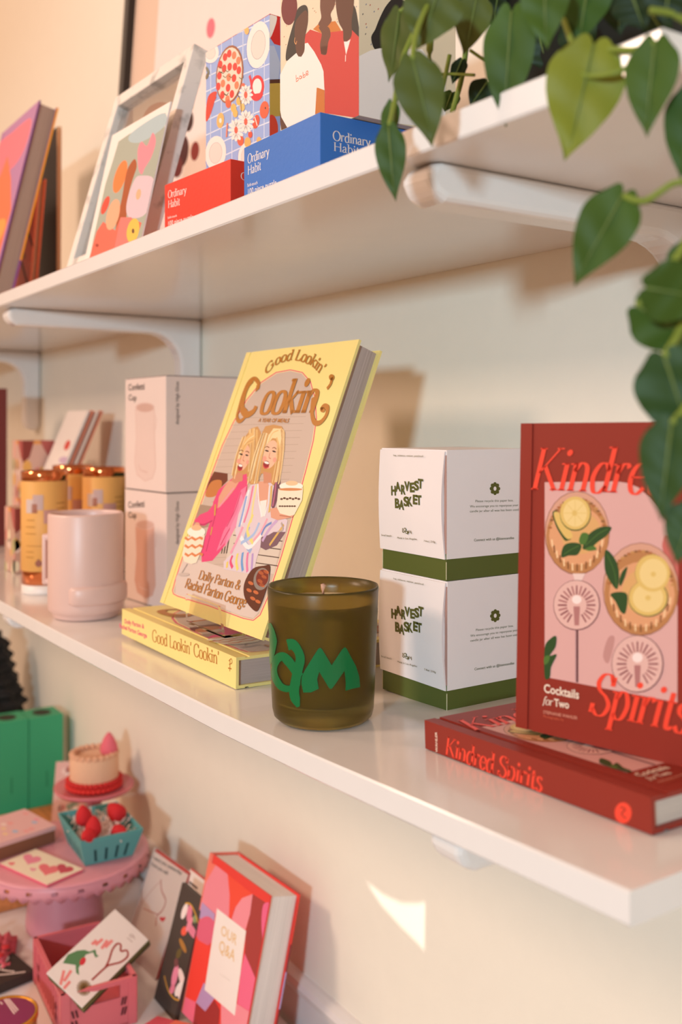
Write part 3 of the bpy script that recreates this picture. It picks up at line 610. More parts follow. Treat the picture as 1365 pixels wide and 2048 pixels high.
b = MB(); b.tube([(0, 0, .0845), (.0003, 0, .090), (.0001, -.0003, .0955), (.0012, -.0006, .0985), (.0010, -.0003, .0995)], [.0013, .0013, .0014, .0021, .0008], M('D9A890', .8)); b.build('wick', t)
GP = M('006E3A', .28, name='green_paint'); b = MB()
def cyl(px, py):
    x, y = 520 + px / 5.25, 1130 + py / 5.25; d = ray(x, y); o = cM.translation
    rr = CR1 * .97 + .0004
    for _ in range(3):
        a = d.x * d.x + d.y * d.y; bb = -2 * (d.x * o.x + d.y * o.y); c = o.x * o.x + o.y * o.y - rr * rr; D = bb * bb - 4 * a * c
        s_ = (-bb - math.sqrt(max(D, 0))) / (2 * a); P = d * s_ - o; rr = rad(P.z) + .0003
    return P
def crib(pts, ws, n=6):
    W = [w for w in ws]; P = cat([(p[0], p[1]) for p in pts], n); Wi = [float(np.interp(i, [k * n for k in range(len(W))], W)) for i in range(len(P))]
    L = []
    for i, p in enumerate(P):
        a = P[max(0, i - 1)]; c = P[min(len(P) - 1, i + 1)]; dx, dy = c[0] - a[0], c[1] - a[1]; l = math.hypot(dx, dy) or 1
        L.append([(p[0] - dy / l * Wi[i] * k, p[1] + dx / l * Wi[i] * k) for k in (-.5, -.25, 0, .25, .5)])
    vs = [cyl(*q_) for r_ in L for q_ in r_]; fs = [(i * 5 + k, i * 5 + k + 1, (i + 1) * 5 + k + 1, (i + 1) * 5 + k) for i in range(len(L) - 1) for k in range(4)]
    b.add(vs, fs, GP, True)
crib([(100, 610), (125, 700), (142, 800), (128, 920), (112, 1040)], [30, 62, 75, 60, 14])
crib([(165, 1040), (150, 1110), (165, 1190), (215, 1270), (280, 1300), (345, 1290)], [50, 62, 75, 75, 70, 60])
crib([(150, 1080), (180, 990), (240, 960), (300, 1010), (350, 1080), (380, 1150)], [50, 90, 90, 100, 90, 60])
crib([(290, 840), (345, 835), (400, 900), (425, 990), (400, 1100), (375, 1220), (360, 1330), (375, 1410), (405, 1490)], [120, 110, 90, 95, 100, 100, 105, 100, 30])
crib([(445, 1130), (400, 1180), (395, 1250), (380, 1300)], [30, 60, 60, 50])
mpoly = [(440, 1180), (470, 1110), (600, 900), (615, 878), (635, 868), (655, 885), (755, 1052), (865, 885), (893, 862), (915, 880), (950, 950), (1010, 1060), (1045, 1170), (1055, 1282), (970, 1300), (900, 1322), (903, 1230), (890, 1112), (770, 1285), (745, 1306), (722, 1285), (625, 1122), (602, 1200), (620, 1300), (540, 1338), (458, 1340), (436, 1250)]
def slab(poly, x0, x1):
    for lim, sg in ((x0, 1), (x1, -1)):
        out = []
        for i in range(len(poly)):
            a = poly[i - 1]; c = poly[i]; ia = (a[0] - lim) * sg >= 0; ic = (c[0] - lim) * sg >= 0
            if ia != ic: k = (lim - a[0]) / (c[0] - a[0]); out.append((lim, a[1] + (c[1] - a[1]) * k))
            if ic: out.append(c)
        poly = out
        if len(poly) < 3: return []
    return poly
for i in range(21):
    pl = slab(mpoly, 435 + i * 30, 465 + i * 30)
    if len(pl) < 3: continue
    tr = [f for f in tessellate_polygon([[Vector((x, y, 0)) for x, y in pl]]) if len(set(f)) == 3]
    b.add([cyl(*p) for p in pl], [list(f) for f in tr], GP)
b.build('painted_lettering', t)
# ------------------------------------------------------------------ candle boxes
hb0 = atS(763, 1380); hb1 = atS(891, 1422); HW = .0840; HHt = .0990
def harvest(mtx, label):
    t = thing('candle_box', label, 'box', mtx, 'white and green candle boxes')
    GB = M('57602A', .5); PW = M('EFE6E5', .55); INK = M('5A5A24', .6)
    b = MB(); b.box(.0015, HW - .0005, .0005, HW - .001, 0, .03, GB)
    for (x, y) in ((HW - .0004, .0004), (.0016, .0004)): b.box(x - .0003, x + .0003, y - .0003, y + .0003, .001, .0145, M('D8CFA8', .6))
    b.build('tray', t, bevel=.0006)
    b = MB(); z0 = .0165; b.box(0, HW, .0007, HW, z0, HHt, PW)
    # bowed front flap with a gap beside the corner
    n = 12; vs = []; fs = []
    for i in range(n + 1):
        k = i / n; z = z0 - .0002 + (HHt - z0 - .001) * k; bow = .0012 * math.sin(math.pi * k)
        vs += [(-.0006 - .5 * bow, -.0006 - bow, z), (HW - .0012 - 2.2 * bow, -.0006 - bow, z), (-.0006, .0005, z), (HW - .0012 - 2.2 * bow, .0005, z)]
    for i in range(n):
        a = i * 4; c = a + 4
        fs += [(a, a + 1, c + 1, c), (a + 1, a + 3, c + 3, c + 1), (a + 2, a, c, c + 2), (a + 3, a + 2, c + 2, c + 3)]
    fs += [(0, 2, 3, 1), (4 * n, 4 * n + 1, 4 * n + 3, 4 * n + 2)]
    b.add(vs, fs, PW)
    b.box(HW - .0030, HW - .0002, .0004, .0008, z0 + .004, HHt - .004, M('B08A80', .6))
    return t, b, PW, INK
hM = [upright((hb0.x, hb0.y, zs(hb0.x) + .0012), R(0)), None]
hM[1] = upright((hb0.x, hb0.y, hM[0].translation.z + HHt + .0003), R(-.4))
for k, (mt, label, oy) in enumerate([(hM[0], 'white and green candle box on the shelf, underneath an identical box', 0), (hM[1], 'white and green candle box stacked on top of an identical one', 0)]):
    t, b, PW, INK = harvest(mt, label)
    A = Art(b, hM[1], (0, -.0021, 0), (1, 0, 0), (0, 0, 1), (0, -1, 0)).crop(740, 870, 4.55)
    for txt, pos in (('HARVEST', [(196, 545, 0), (240, 512, 5), (284, 535, -4), (322, 505, 0), (366, 518, 4), (406, 500, 0), (442, 480, -6)]), ('BASKET', [(230, 660, 0), (270, 672, -8), (312, 645, 4), (348, 648, 6), (392, 625, -4), (430, 632, 0)])):
        for ch, (x, y, a) in zip(txt, pos): A.sans(ch, (x - 2, y), (x + 42, y + 1 - a * .8), 84, INK, .045, up=0)
    A.k += 1
    A.sans('hay, tobacco, vetiver, patchouli', (214, 192), (488, 200), 17, INK, .0)
    A.serif('L', (295, 885), (315, 888), 38, INK, .16, .1); A.ell(320, 862, 12, 18, INK); A.ell(320, 862, 6, 11, PW); A.ell(336, 886, 11, 13, INK); A.ell(336, 886, 5, 7, PW); A.line([(347, 870), (345, 905)], 6, INK, up=0); A.line([(352, 895), (360, 868), (366, 888), (373, 870), (379, 900)], 6, INK, False)
    A.sans('Small batch', (105, 918), (198, 926), 17, INK); A.sans('Made in Los Angeles', (250, 942), (428, 956), 17, INK); A.sans('7.4oz | 210g', (492, 972), (596, 982), 18, INK)
    A = Art(b, hM[1], (HW + .00002, 0, 0), (0, 1, 0), (0, 0, 1), (1, 0, 0)).crop(740, 870, 4.55)
    for i in range(8):
        a = i * math.pi / 4; A.ell(1140 + 33 * math.cos(a), 488 + 42 * math.sin(a), 15, 17, INK, up=0 if i else 1)
    A.ell(1140, 488, 34, 42, INK); A.ell(1140, 488, 13, 19, PW)
    A.sans('Please recycle this paper box.', (960, 612), (1308, 604), 22, INK); A.sans('We encourage you to repurpose your', (912, 660), (1352, 647), 22, INK); A.sans('candle jar after all wax has been used.', (910, 704), (1360, 688), 22, INK)
    A.sans('Connect with us @loamcandles', (948, 968), (1314, 946), 24, INK, .01)
    b.build('lid', t)
# ------------------------------------------------------------------ mug boxes
BXW, BXD, BXH = .1165, .108, .1415
MP = M('EBD6CE', .6)
bo = atS(250.4, 1205); bxy = (-1.232, .486)
def mugbox(mtx, label, crop_dy, warm):
    t = thing('mug_box', label, 'box', mtx, 'pale pink mug boxes')
    b = MB(); b.box(0, BXW, 0, BXD, 0, BXH - .0012, MP); b.box(.001, BXW - .001, .001, BXD - .001, BXH - .0012, BXH - .0004, M('3A2A24', .7)); b.box(-.0003, BXW - .002, .003, BXD, BXH - .0004, BXH + .0002, MP)
    INK = M('3A2A26', .6)
    A = Art(b, mtx, (0, 0, 0), (1, 0, 0), (0, 0, 1), (0, -1, 0)).crop(0, 560, 2.844)
    dy = crop_dy
    A.sans('Confetti', (730, 628 + dy), (823, 622 + dy), 36, INK, .02); A.sans('Cup', (731, 684 + dy), (777, 686 + dy), 34, INK, .02)
    m1 = M('DDBCB2', .6); m2 = M('E6CCC3', .6) if not warm else M('D9AA98', .6)
    A.poly([(770, 735 + dy), (775, 900 + dy), (765, 1040 + dy), (780, 1110 + dy), (825, 1145 + dy), (870, 1130 + dy), (888, 1070 + dy), (882, 900 + dy), (880, 735 + dy)], m1); A.poly([(773, 738 + dy), (778, 900 + dy), (768, 1040 + dy), (783, 1106 + dy), (826, 1140 + dy), (868, 1126 + dy), (884, 1070 + dy), (878, 900 + dy), (877, 738 + dy)], m2)
    A.ell(826, 725 + dy, 54, 28, m1); A.ell(826, 727 + dy, 46, 22, M('D2AC9F', .6))
    A.line([(790, 1050 + dy), (800, 1080 + dy), (840, 1095 + dy)], 5, m1); A.line([(884, 770 + dy), (890, 800 + dy), (886, 850 + dy)], 4, m1)
    S_ = Art(b, mtx, (BXW, 0, 0), (0, 1, 0), (0, 0, 1), (1, 0, 0)).crop(0, 560, 2.844)
    a = S_.uv((1018, 822 + dy * 1.02)); e = S_.uv((1018, 578 + dy * 1.02)); S_.sans('designed by High Gloss', a, (a[0], e[1]), .0048, INK, .01, uvmode=True)
    b.build('carton', t, bevel=.0006)
    return t
mbx = upright((bxy[0], bxy[1], zs(bxy[0]) + .0012), R(3.4)); mugbox(mbx, 'pale pink mug box on the shelf, underneath another mug box', 668, True)
mbx = upright((bxy[0] + .0015, bxy[1], zs(bxy[0]) + .0012 + BXH + .0006), R(2.6)); mugbox(mbx, 'pale pink mug box on top of another, beside the yellow book', 0, False)
# ------------------------------------------------------------------ pink mug
mc_ = atS(172, 1232); mM = upright(mc_ + Vector((0, 0, .0006)))
t = thing('mug', 'pale pink ceramic mug with a raised band, in front of the mug boxes', 'mug', mM)
CER = M('E3C0B6', .38, name='pink_ceramic'); b = MB(); mr = .0434; mh = .1215
b.lathe([(.0001, .002), (.030, .002), (.031, 0), (.036, 0), (.0378, .002), (.0382, .005), (.0400, .0065), (mr - .0008, .009), (mr, .014), (mr, mh - .003), (mr - .0008, mh - .0008), (mr - .0022, mh), (mr - .0038, mh - .001), (mr - .0042, mh - .004), (mr - .0045, .015), (.036, .012), (.0001, .011)], CER, 72); b.build('body', t)
b = MB(); va = math.atan2(-mc_.y, -mc_.x)     # direction from the mug to the camera
prof_ = [(-.0015, -.0125), (.0025, -.0115), (.0042, -.008), (.0042, .006), (.0025, .0095), (-.0015, .0105)]; vs = []; n_ = 28
for i in range(n_ + 1):
    a = va - R(26) + R(128) * i / n_; k = min(1, min(i, n_ - i) / 2.5) ** .5
    vs += [((mr + r_ * k) * math.cos(a), (mr + r_ * k) * math.sin(a), .0300 + z_ * (.75 + .25 * k)) for r_, z_ in prof_]
fs = [(i * 6 + j, (i + 1) * 6 + j, (i + 1) * 6 + j + 1, i * 6 + j + 1) for i in range(n_) for j in range(5)]
b.add(vs, fs, CER, True); b.build('raised_band', t)
hd = va - R(109); hx, hy = math.cos(hd), math.sin(hd); b = MB()
Th = Matrix(((hx, -hy, 0, 0), (hy, hx, 0, 0), (0, 0, 1, 0), (0, 0, 0, 1)))
b.rbox(mr - .002, mr + .006, -.0065, .0065, .088, .096, .003, CER, Th); b.rbox(mr - .002, mr + .006, -.0065, .0065, .036, .044, .003, CER, Th); b.rbox(mr + .0025, mr + .0080, -.0065, .0065, .036, .096, .0026, CER, Th); b.build('handle', t)
# ------------------------------------------------------------------ copper canisters
COP = M('E08A5A', .12, metal=1.0, name='polished_copper'); YEL = M('E9AE62', .5); WB = M('EFE6E0', .4)
def canister(mtx, label):
    t = thing('canister_candle', label, 'candle', mtx, 'amber and copper canisters'); r = .0305; H = .163
    b = MB(); b.lathe([(.0001, 0), (r - .001, 0), (r - .0005, .001), (r - .0005, .012), (.0001, .012)], WB, 40); b.build('foot', t)
    b = MB(); b.lathe([(.0001, .012), (r - .001, .012), (r - .001, .0318), (r - .001, H - .013), (r - .0002, H - .0125), (r, H - .001), (r - .001, H), (r - .003, H - .0005), (r - .0035, H - .006), (.0001, H - .006)], COP, 40); b.build('canister', t)
    b = MB(); b.lathe([(r - .0004, .0305), (r, .031), (r, H - .0135), (r - .0004, H - .0132)], YEL, 48)
    va = math.atan2(-mtx.translation.y, -mtx.translation.x)
    def patch(a0, z0, w, h, m, rx=None):
        n = 6; vs = []; fs = []
        for i in range(n + 1):
            for j in (0, 1): a = va + R(a0) + (w * i / n - w / 2) / r; vs.append(((r + .0003) * math.cos(a), (r + .0003) * math.sin(a), z0 + h * j))
        b.add(vs, [(2 * i, 2 * i + 2, 2 * i + 3, 2 * i + 1) for i in range(n)], m)
    patch(-38, .108, .011, .018, M('D9C3BC', .5)); patch(-16, .112, .014, .020, M('C9AAA4', .5)); patch(-25, .108, .008, .012, M('A86850', .5)); patch(16, .094, .019, .018, M('C9948A', .5))
    for i in range(5): patch(44, .120 - i * .007, .015, .0012, M('B97A38', .5))
    for i in range(3): patch(-36, .098 - i * .009, .012 + .002 * i, .0012, M('C08440', .5))
    patch(-20, .064, .030, .0010, M('C08440', .5))
    for i in range(2): patch(-38, .056 - i * .007, .012, .0012, M('C08440', .5))
    dn = []
    for i in range(17): q_ = i / 16 * 2 * math.pi; dn.append((.0048 * math.sin(q_) * (1 if math.cos(q_) < 0 else (1 - math.cos(q_)) ** .8), .0425 - .0055 * -math.cos(q_)))
    vs = [((r + .0003) * math.cos(va - R(14) + x / r), (r + .0003) * math.sin(va - R(14) + x / r), z) for x, z in dn[:-1]] + [((r + .0003) * math.cos(va - R(14)), (r + .0003) * math.sin(va - R(14)), .042)]
    b.add(vs, [(i, (i + 1) % 16, 16) for i in range(16)], M('9A5C4A', .5))
    b.build('label_sleeve', t)
    return t
def can_pos(px, tt): d = ray(px, 849); return Vector((d.x * tt, d.y * tt, zs(d.x * tt) + .0004))
canister(upright(can_pos(89, 1.345)), 'amber canister with copper rims, nearest the shelf edge behind the mug')
canister(upright(can_pos(208, 1.455)), 'amber canister with copper rim, beside the pink mug boxes')
canister(upright(can_pos(146, 1.53)), 'amber canister with copper rim, rearmost between two others')
# ------------------------------------------------------------------ patterned cartons at the far left
def pcarton(mtx, label, base):
    t = thing('patterned_carton', label, 'box', mtx, 'floral patterned cartons'); b = MB(); w, d, h = .055, .055, .0985
    b.box(0, w, 0, d, 0, h, M(base, .6)); A = Art(b, mtx, (0, 0, 0), (1, 0, 0), (0, 0, 1), (0, -1, 0), w, h); B = Art(b, mtx, (w, 0, 0), (0, 1, 0), (0, 0, 1), (1, 0, 0), d, h)
    for Q in (A, B):
        Q.k = 1; Q.raw([(.0, .0985), (.0, .092), (.055, .092), (.055, .0985)], M('E8A25C', .6)); Q.k = 2
        Q.raw([(.03, .0985), (.055, .0985), (.055, .065), (.045, .07), (.036, .085)], M('B8605A', .6)); Q.raw([(.0, .0985), (.02, .0985), (.012, .07), (0, .06)], M('8E4038' if Q is B else 'E6B0A0', .6))
        Q.k = 3
        for i in range(14): x, y = random.random() * .055, random.random() * .06; r_ = .004 + random.random() * .004; Q.raw([(x + r_ * math.cos(a), y + 1.6 * r_ * math.sin(a)) for a in [k * .785 for k in range(8)]], M(random.choice(['F0E2C0', 'E8B060', 'D98C80', 'B9B07A', 'F2D8C8']), .6))
        Q.k = 4; Q.sans('FLORAL', (.008, .078), (.03, .078), .006, M('5A3A34', .6), uvmode=True) if False else None
    b.build('carton', t, bevel=.0005); return t
pa = ray(44, 849) * 1.70; zA = zs(pa.x) + .0006
pcarton(upright((pa.x - .055, pa.y, zA), R(2)), 'floral patterned carton on the shelf, lower one of the far stack', 'D9B0A0')
pcarton(upright((pa.x - .055, pa.y, zA + .0989), R(1)), 'floral patterned carton, upper one of the far stack behind the canister', 'D9B0A0')
pb = ray(30, 849) * 1.50
pcarton(upright((pb.x - .055, pb.y, zs(pb.x) + .0006), R(0)), 'floral patterned carton standing alone at the left, beside the front canister', 'C9A08C')
# dark books at the far left on the middle shelf
for i, (px, tk, cv, sp, lab) in enumerate([(6, .020, '5A3A40', '54363E', 'tall dark purple book standing at the far left of the middle shelf'), (25, .016, '7A3A38', 'D9702C', 'tall maroon and orange book standing at the far left, rightmost of the dark pair')]):
    P = ray(px, 849) * 1.86; m_ = mat4(Vector((P.x, P.y - .150, zs(P.x) + .0005)), Vector((0, 1, 0)), Vector((0, 0, 1)), Vector((1, 0, 0)))
    m_ = m_ @ Matrix.Translation((0, 0, -tk - .008 * (1 - i))); bt, mb = book('hardback_book', lab, .14, .292, tk, m_, cv, sp, 'dark books at the far left', pages='8E7A74'); mb.build('cover', bt)
# greeting cards leaning on the middle shelf
cardcol = ['F2E6DE', 'D98C74', 'F0DCD0', 'D48A72', 'EBD0C4']
for i in range(4):
    O = Vector((-1.708, .466 + i * .0078, zs(-1.6) + .0016)); m_ = stand_pose(O, R(0), R(23.3), .0012)
    t = thing('greeting_card', ['white greeting card with small flowers, frontmost of the leaning cards behind the canisters', 'coral card second from the front among those leaning behind the canisters', 'white card third from the front among those leaning behind the canisters', 'coral card rearmost among those leaning behind the canisters'][i], 'card', m_, 'greeting cards behind the canisters')
    b = MB(); b.box(0, .10, 0, .268, 0, .0040, M(cardcol[i], .6))
    if i == 0:
        A = face_art(b, m_, .0040, .10, .268).crop(0, 680, 3.658)
        A.ell(492, 770, 18, 40, M('DC5A50', .6), .4); A.ell(620, 655, 16, 36, M('EEB468', .6), .3); A.line([(600, 720), (560, 830), (530, 930)], 8, M('6E8A70', .6)); A.ell(470, 880, 40, 26, M('D0B4CC', .6)); A.ell(700, 600, 14, 30, M('E8C8A0', .6))
    b.build('card_face', t)
O = atS(247, 1180); m_ = stand_pose(Vector((-1.42, .56, zs(-1.4) + .0004)), R(2), R(8), .002)
t = thing('greeting_card', 'dark teal card leaning on the wall, its edge showing behind the mug boxes', 'card', m_); b = MB(); b.box(0, .122, 0, .15, 0, .002, M('2E5A58', .6)); b.build('card_face', t)
# ------------------------------------------------------------------ upper shelf: puzzle boxes
def facebox(xL, xR, Y, yaw):
    d = ray(xL, 849); P = d * (Y / d.y); e = Vector((math.cos(yaw), math.sin(yaw), 0)); r_ = ray(xR, 849)
    # P + e*w parallel to r_ in xy
    w = (P.y * r_.x - P.x * r_.y) / (e.x * r_.y - e.y * r_.x)
    return P, w
def zpx(P, y): return (HY - y) / FPX * (P.x * cf.x + P.y * cf.y)
def flatpuzzle(xL, xT, ytop, Y, yaw, col, label, crop, tx, side, depth=.11):
    P, w = facebox(xL, xT, Y, yaw); h = zpx(P, ytop) - UZ; mt = upright((P.x, P.y, UZ + .0003), yaw)
    t = thing('puzzle_box', label, 'box', mt, 'flat puzzle boxes'); b = MB(); mm = M(col, .5, bump=.15); b.box(0, w, 0, depth, 0, h - .0018, mm); b.box(-.0002, w + .0002, -.0002, depth, .0018, h, mm)
    A = Art(b, mt, (0, -.0002, 0), (1, 0, 0), (0, 0, 1), (0, -1, 0)).crop(*crop); WH = M('F2E6E0', .5)
    for f_, txt, a, e, hp in tx:
        if f_ == 's': A.serif(txt, a, e, hp, WH, .10, .035)
        else: A.sans(txt, a, e, hp, WH, .005)
    if side:
        B = Art(b, mt, (w + .0002, 0, 0), (0, 1, 0), (0, 0, 1), (1, 0, 0)).crop(320, 0, 2.528)
        for txt, a, e, hp in side: B.serif(txt, a, e, hp, WH, .10, .035)
    b.build('carton', t, bevel=.0005); return P, w, h, mt
RP = flatpuzzle(330, 461.6, 371, .378, R(4), 'E03A28', 'flat red puzzle box on the upper shelf under the picnic puzzle', (200, 360, 6.825),
    [('s', 'Ordinary', (930, 250), (1180, 180), 100), ('s', 'Habit', (930, 385), (1092, 340), 100), ('n', 'Soft-touch', (925, 532), (1050, 500), 34), ('n', '100 piece puzzle', (925, 628), (1275, 530), 66)], [('Ordinary', (408, 905), (560, 945), 36)])
BP = flatpuzzle(489, 641, 296.5, .374, R(.6), '3A72C2', 'flat blue puzzle box on the upper shelf under the puzzle showing people', (320, 0, 2.528),
    [('s', 'Ordinary', (444, 828), (553, 786), 46), ('s', 'Habit', (444, 885), (512, 858), 44), ('n', 'Soft-touch', (442, 946), (494, 930), 17), ('n', '100 piece puzzle', (442, 986), (590, 936), 31)],
    [('Ordinary', (875, 708), (1065, 742), 48), ('Habit', (878, 762), (1010, 785), 44)])
def tallpuzzle(xL, xR, Y, yaw, z0, h, col, label, depth=.05):
    P, w = facebox(xL, xR, Y, yaw); mt = upright((P.x, P.y, z0), yaw); t = thing('puzzle_box', label, 'box', mt, 'upright puzzle boxes'); b = MB(); b.box(0, w, 0, depth, 0, h, M(col, .5))
    A = Art(b, mt, (0, 0, 0), (1, 0, 0), (0, 0, 1), (0, -1, 0), w, h); B = Art(b, mt, (w, 0, 0), (0, 1, 0), (0, 0, 1), (1, 0, 0), depth, h); return t, b, A, B, P, w
z0 = UZ + RP[2] + .0008
t, b, A, B, P, w = tallpuzzle(412, 539.5, .412, R(3), z0, .1, '8FA6DC', 'puzzle box showing a picnic table with pizza and plates, standing on the red box', .075)
b.v.clear(); b.f.clear(); b.mi.clear(); b.sm.clear(); hz = zpx(P, 106) - z0; b.box(0, w, 0, .075, 0, hz, M('9AAEDE', .5)); A.h = B.h = hz; b.box(.004, w - .001, .001, .074, hz, hz + .0012, M('C03028', .5))
A.crop(380, 0, 5.6875); LW = M('DDE2F2', .5)
for i in range(9): y = 420 + i * 165; A.line([(180, y + 130), (560, y - 50), (910, y - 190)], 9, LW, False, up=0 if i else 1)
for i in range(7): x = 240 + i * 122; A.line([(x, 200), (x - 5, 1900)], 9, LW, False, 0)
PLT = M('F2E6DE', .5); INKP = M('7A7480', .5)
for (cx_, cy_, rx, ry, rr) in [(780, 510, 130, 270, .12), (235, 600, 95, 120, .1), (295, 1740, 118, 195, .1), (640, 1780, 90, 160, .1)]:
    A.ell(cx_ - 8, cy_ + 12, rx, ry, M('8094D0', .5), rr); A.ell(cx_, cy_, rx, ry, PLT, rr); A.ell(cx_, cy_, rx * .62, ry * .62, INKP, rr); A.ell(cx_, cy_, rx * .60, ry * .605, M('EAD6CC', .5), rr)
A.ell(455, 848, 155, 335, M('9A5A38', .5), .1); A.ell(452, 850, 140, 312, M('F0D4C0', .5), .1)
for i, (x, y) in enumerate([(403, 650), (505, 630), (348, 735), (455, 760), (555, 690), (515, 760), (338, 860), (445, 880), (560, 800), (505, 890), (378, 950), (325, 985), (437, 1000), (535, 970), (372, 1080), (480, 1070), (430, 1130), (450, 610), (392, 780)]):
    A.ell(x, y, 26, 46, M(['E03A30', 'F0805A'][i % 3 == 1], .5), .1, 0 if i else 1)
for i in range(9): x, y = 330 + random.random() * 240, 640 + random.random() * 440; A.line([(x, y), (x + 30, y + 20), (x + 50, y - 10)], 6, M('4A5A34', .5), up=0 if i else 1)
A.poly([(185, 1380), (190, 1200), (215, 1090), (270, 1045), (310, 1050), (290, 1120), (270, 1200), (230, 1320)], M('D8402E', .5), True); A.line([(300, 1100), (270, 1160)], 20, M('D8402E', .5))
A.ell(770, 985, 78, 130, M('E03038', .5), .05); A.ell(768, 985, 52, 92, M('F2E8E0', .5), .05); A.line([(680, 860), (700, 940), (715, 1080)], 26, M('E03038', .5)); A.poly([(705, 1080), (830, 1060), (810, 1120), (760, 1150), (715, 1130)], M('E03038', .5), True)
A.ell(850, 1250, 52, 100, M('E8603E', .5), .1); A.ell(862, 1230, 7, 14, M('3A3030', .5)); A.ell(755, 1385, 38, 80, M('E05038', .5), .2); A.line([(740, 1330), (770, 1430)], 10, PLT); A.ell(350, 1370, 42, 88, M('F0B468', .5), .1); A.ell(350, 1372, 15, 28, PLT); A.ell(205, 800, 15, 45, M('7A7A6A', .5), -.4); A.ell(200, 865, 16, 40, M('7A6A50', .5), .3, 0)
for (x, y, r_, c) in [(440, 1180, 50, 'E8603E'), (500, 1230, 52, 'EDB65E'), (560, 1150, 48, 'EDB65E'), (600, 1220, 46, 'F0C070'), (520, 1290, 46, 'EDB65E'), (610, 985, 40, 'E86A50'), (580, 1600, 60, 'E86040'), (660, 1620, 60, 'F0B060'), (690, 1530, 40, 'E05038'), (790, 1600, 44, 'F0B468'), (650, 350, 44, 'F0B468')]: A.ell(x, y, r_ * .62, r_, M(c, .5), 0)
for (x, y, R_) in [(640, 1385, 130), (530, 1480, 125), (640, 1080, 110)]:
    for i in range(12): a = i * math.pi / 6; A.ell(x + R_ * .42 * math.cos(a), y + R_ * .7 * math.sin(a), R_ * .09 + 8, R_ * .34, PLT, a - math.pi / 2, 0 if i else 1)
    A.ell(x, y, 20, 40, M('E8604A', .5))
A.line([(540, 1060), (580, 1150), (590, 1280)], 8, M('6A4A34', .5)); A.line([(430, 1400), (420, 1560)], 22, M('E8846A', .5))
B.crop(380, 0, 5.6875); B.poly([(905, 170), (1025, 170), (1030, 520), (960, 500), (905, 420)], M('D0241E', .5)); B.poly([(905, 180), (990, 190), (960, 330), (905, 430)], PLT, True); B.poly([(905, 520), (960, 520), (1030, 720), (1010, 900), (905, 900)], M('B9C4DC', .5)); B.poly([(905, 905), (1030, 900), (1030, 1320), (905, 1330)], M('C0A048', .5)); B.poly([(905, 905), (1030, 900), (1030, 945), (905, 950)], M('5A3424', .5)); B.poly([(905, 1330), (960, 1320), (1000, 1420), (990, 1540), (905, 1560)], M('D84830', .5), True)
b.build('carton', t, bevel=.0005)
z0 = UZ + BP[2] + .0008
t, b, A, B, P, w = tallpuzzle(561, 718.5, .402, R(.5), z0, .122, 'E0D0B4', 'puzzle box showing friends in red and white tops, standing on the blue box', .09)
A.crop(540, 0, 4.2656); B.crop(540, 0, 4.2656)
CRM = M('E2D2B8', .5)
for i in range(60): x, y = 95 + random.random() * 660, -120 + random.random() * 680; A.ell(x, y, 3, 7, M(random.choice(['B8483A', '6A7090', 'A86A4A', 'D08A60']), .5), random.random(), 0 if i else 1, 6)
DK = M('2A2622', .5); SK1 = M('5A3424', .5); SK2 = M('6A4030', .5); RD = M('C83A34', .5); WT = M('F0E6DE', .5)
A.ell(167, 70, 68, 145, M('6E2026', .5), .05)
A.poly([(370, 250), (420, 200), (560, 180), (610, 260), (540, 300), (430, 280)], M('C8742C', .5))
A.poly([(430, 60), (440, -60), (480, -120), (560, -90), (556, 40), (520, 120), (528, 180), (470, 240), (415, 210), (440, 150)], SK2, True)
A.poly([(700, 40), (735, 80), (765, 260), (765, 320), (690, 280), (690, 120)], DK, True)
A.poly([(300, 370), (300, 300), (345, 252), (445, 285), (620, 262), (700, 255), (765, 320), (765, 1010), (470, 965), (470, 760), (420, 520)], RD)
A.poly([(420, 230), (500, 230), (520, 300), (500, 360), (488, 450), (470, 470), (440, 455), (430, 380), (445, 290)], SK2, True)
for i in range(4): A.line([(445 + i * 14, 390), (440 + i * 12, 462)], 9, SK2, up=0)
A.poly([(566, 60), (572, -40), (640, -100), (715, -60), (716, 60), (700, 180), (700, 300), (660, 352), (630, 345), (625, 260), (590, 190)], SK1, True)
A.poly([(633, 355), (660, 355), (690, 335), (652, 468)], WT); A.line([(648, 470), (647, 525)], 7, WT)
A.poly([(215, 160), (240, 75), (295, 42), (325, 75), (325, 180), (300, 300), (260, 420), (225, 460), (148, 520), (138, 460), (165, 330)], DK, True)
A.poly([(235, 160), (300, 90), (325, 120), (325, 200), (300, 330), (298, 420), (270, 485), (235, 480), (215, 340), (215, 230)], SK1, True); A.line([(216, 320), (212, 355), (225, 376), (232, 350)], 5, M('E0A060', .5))
A.poly([(385, 750), (468, 750), (470, 965), (385, 975)], M('C8702A', .5))
A.poly([(88, 640), (150, 520), (228, 452), (245, 482), (270, 485), (298, 440), (300, 372), (325, 365), (380, 440), (440, 550), (460, 610), (468, 770), (402, 745), (388, 980), (150, 1088), (100, 1000), (82, 900)], WT)
A.poly([(82, 900), (100, 1000), (150, 1088), (100, 1110), (80, 980)], M('5A3424', .5))
OR = M('E0704A', .5)
for pts_ in ([(226, 640), (228, 700)], [(226, 680), (240, 665), (246, 682), (230, 696)], [(270, 650), (256, 652), (256, 672), (270, 668), (272, 650), (276, 670)], [(284, 615), (286, 662)], [(286, 650), (298, 636), (304, 652), (288, 664)], [(312, 632), (328, 622), (324, 606), (312, 616), (314, 642), (332, 634)]): A.line(pts_, 5, OR)
B.poly([(760, 480), (860, 430), (940, 412), (1300, 420), (1500, 700), (1500, 1100), (760, 1015)], M('EFE6E2', .5)); B.poly([(865, 320), (900, 250), (940, 150), (1000, 40), (1080, -20), (1200, 60), (1260, 250), (1200, 380), (940, 412), (890, 412)], M('1E1818', .5), True)
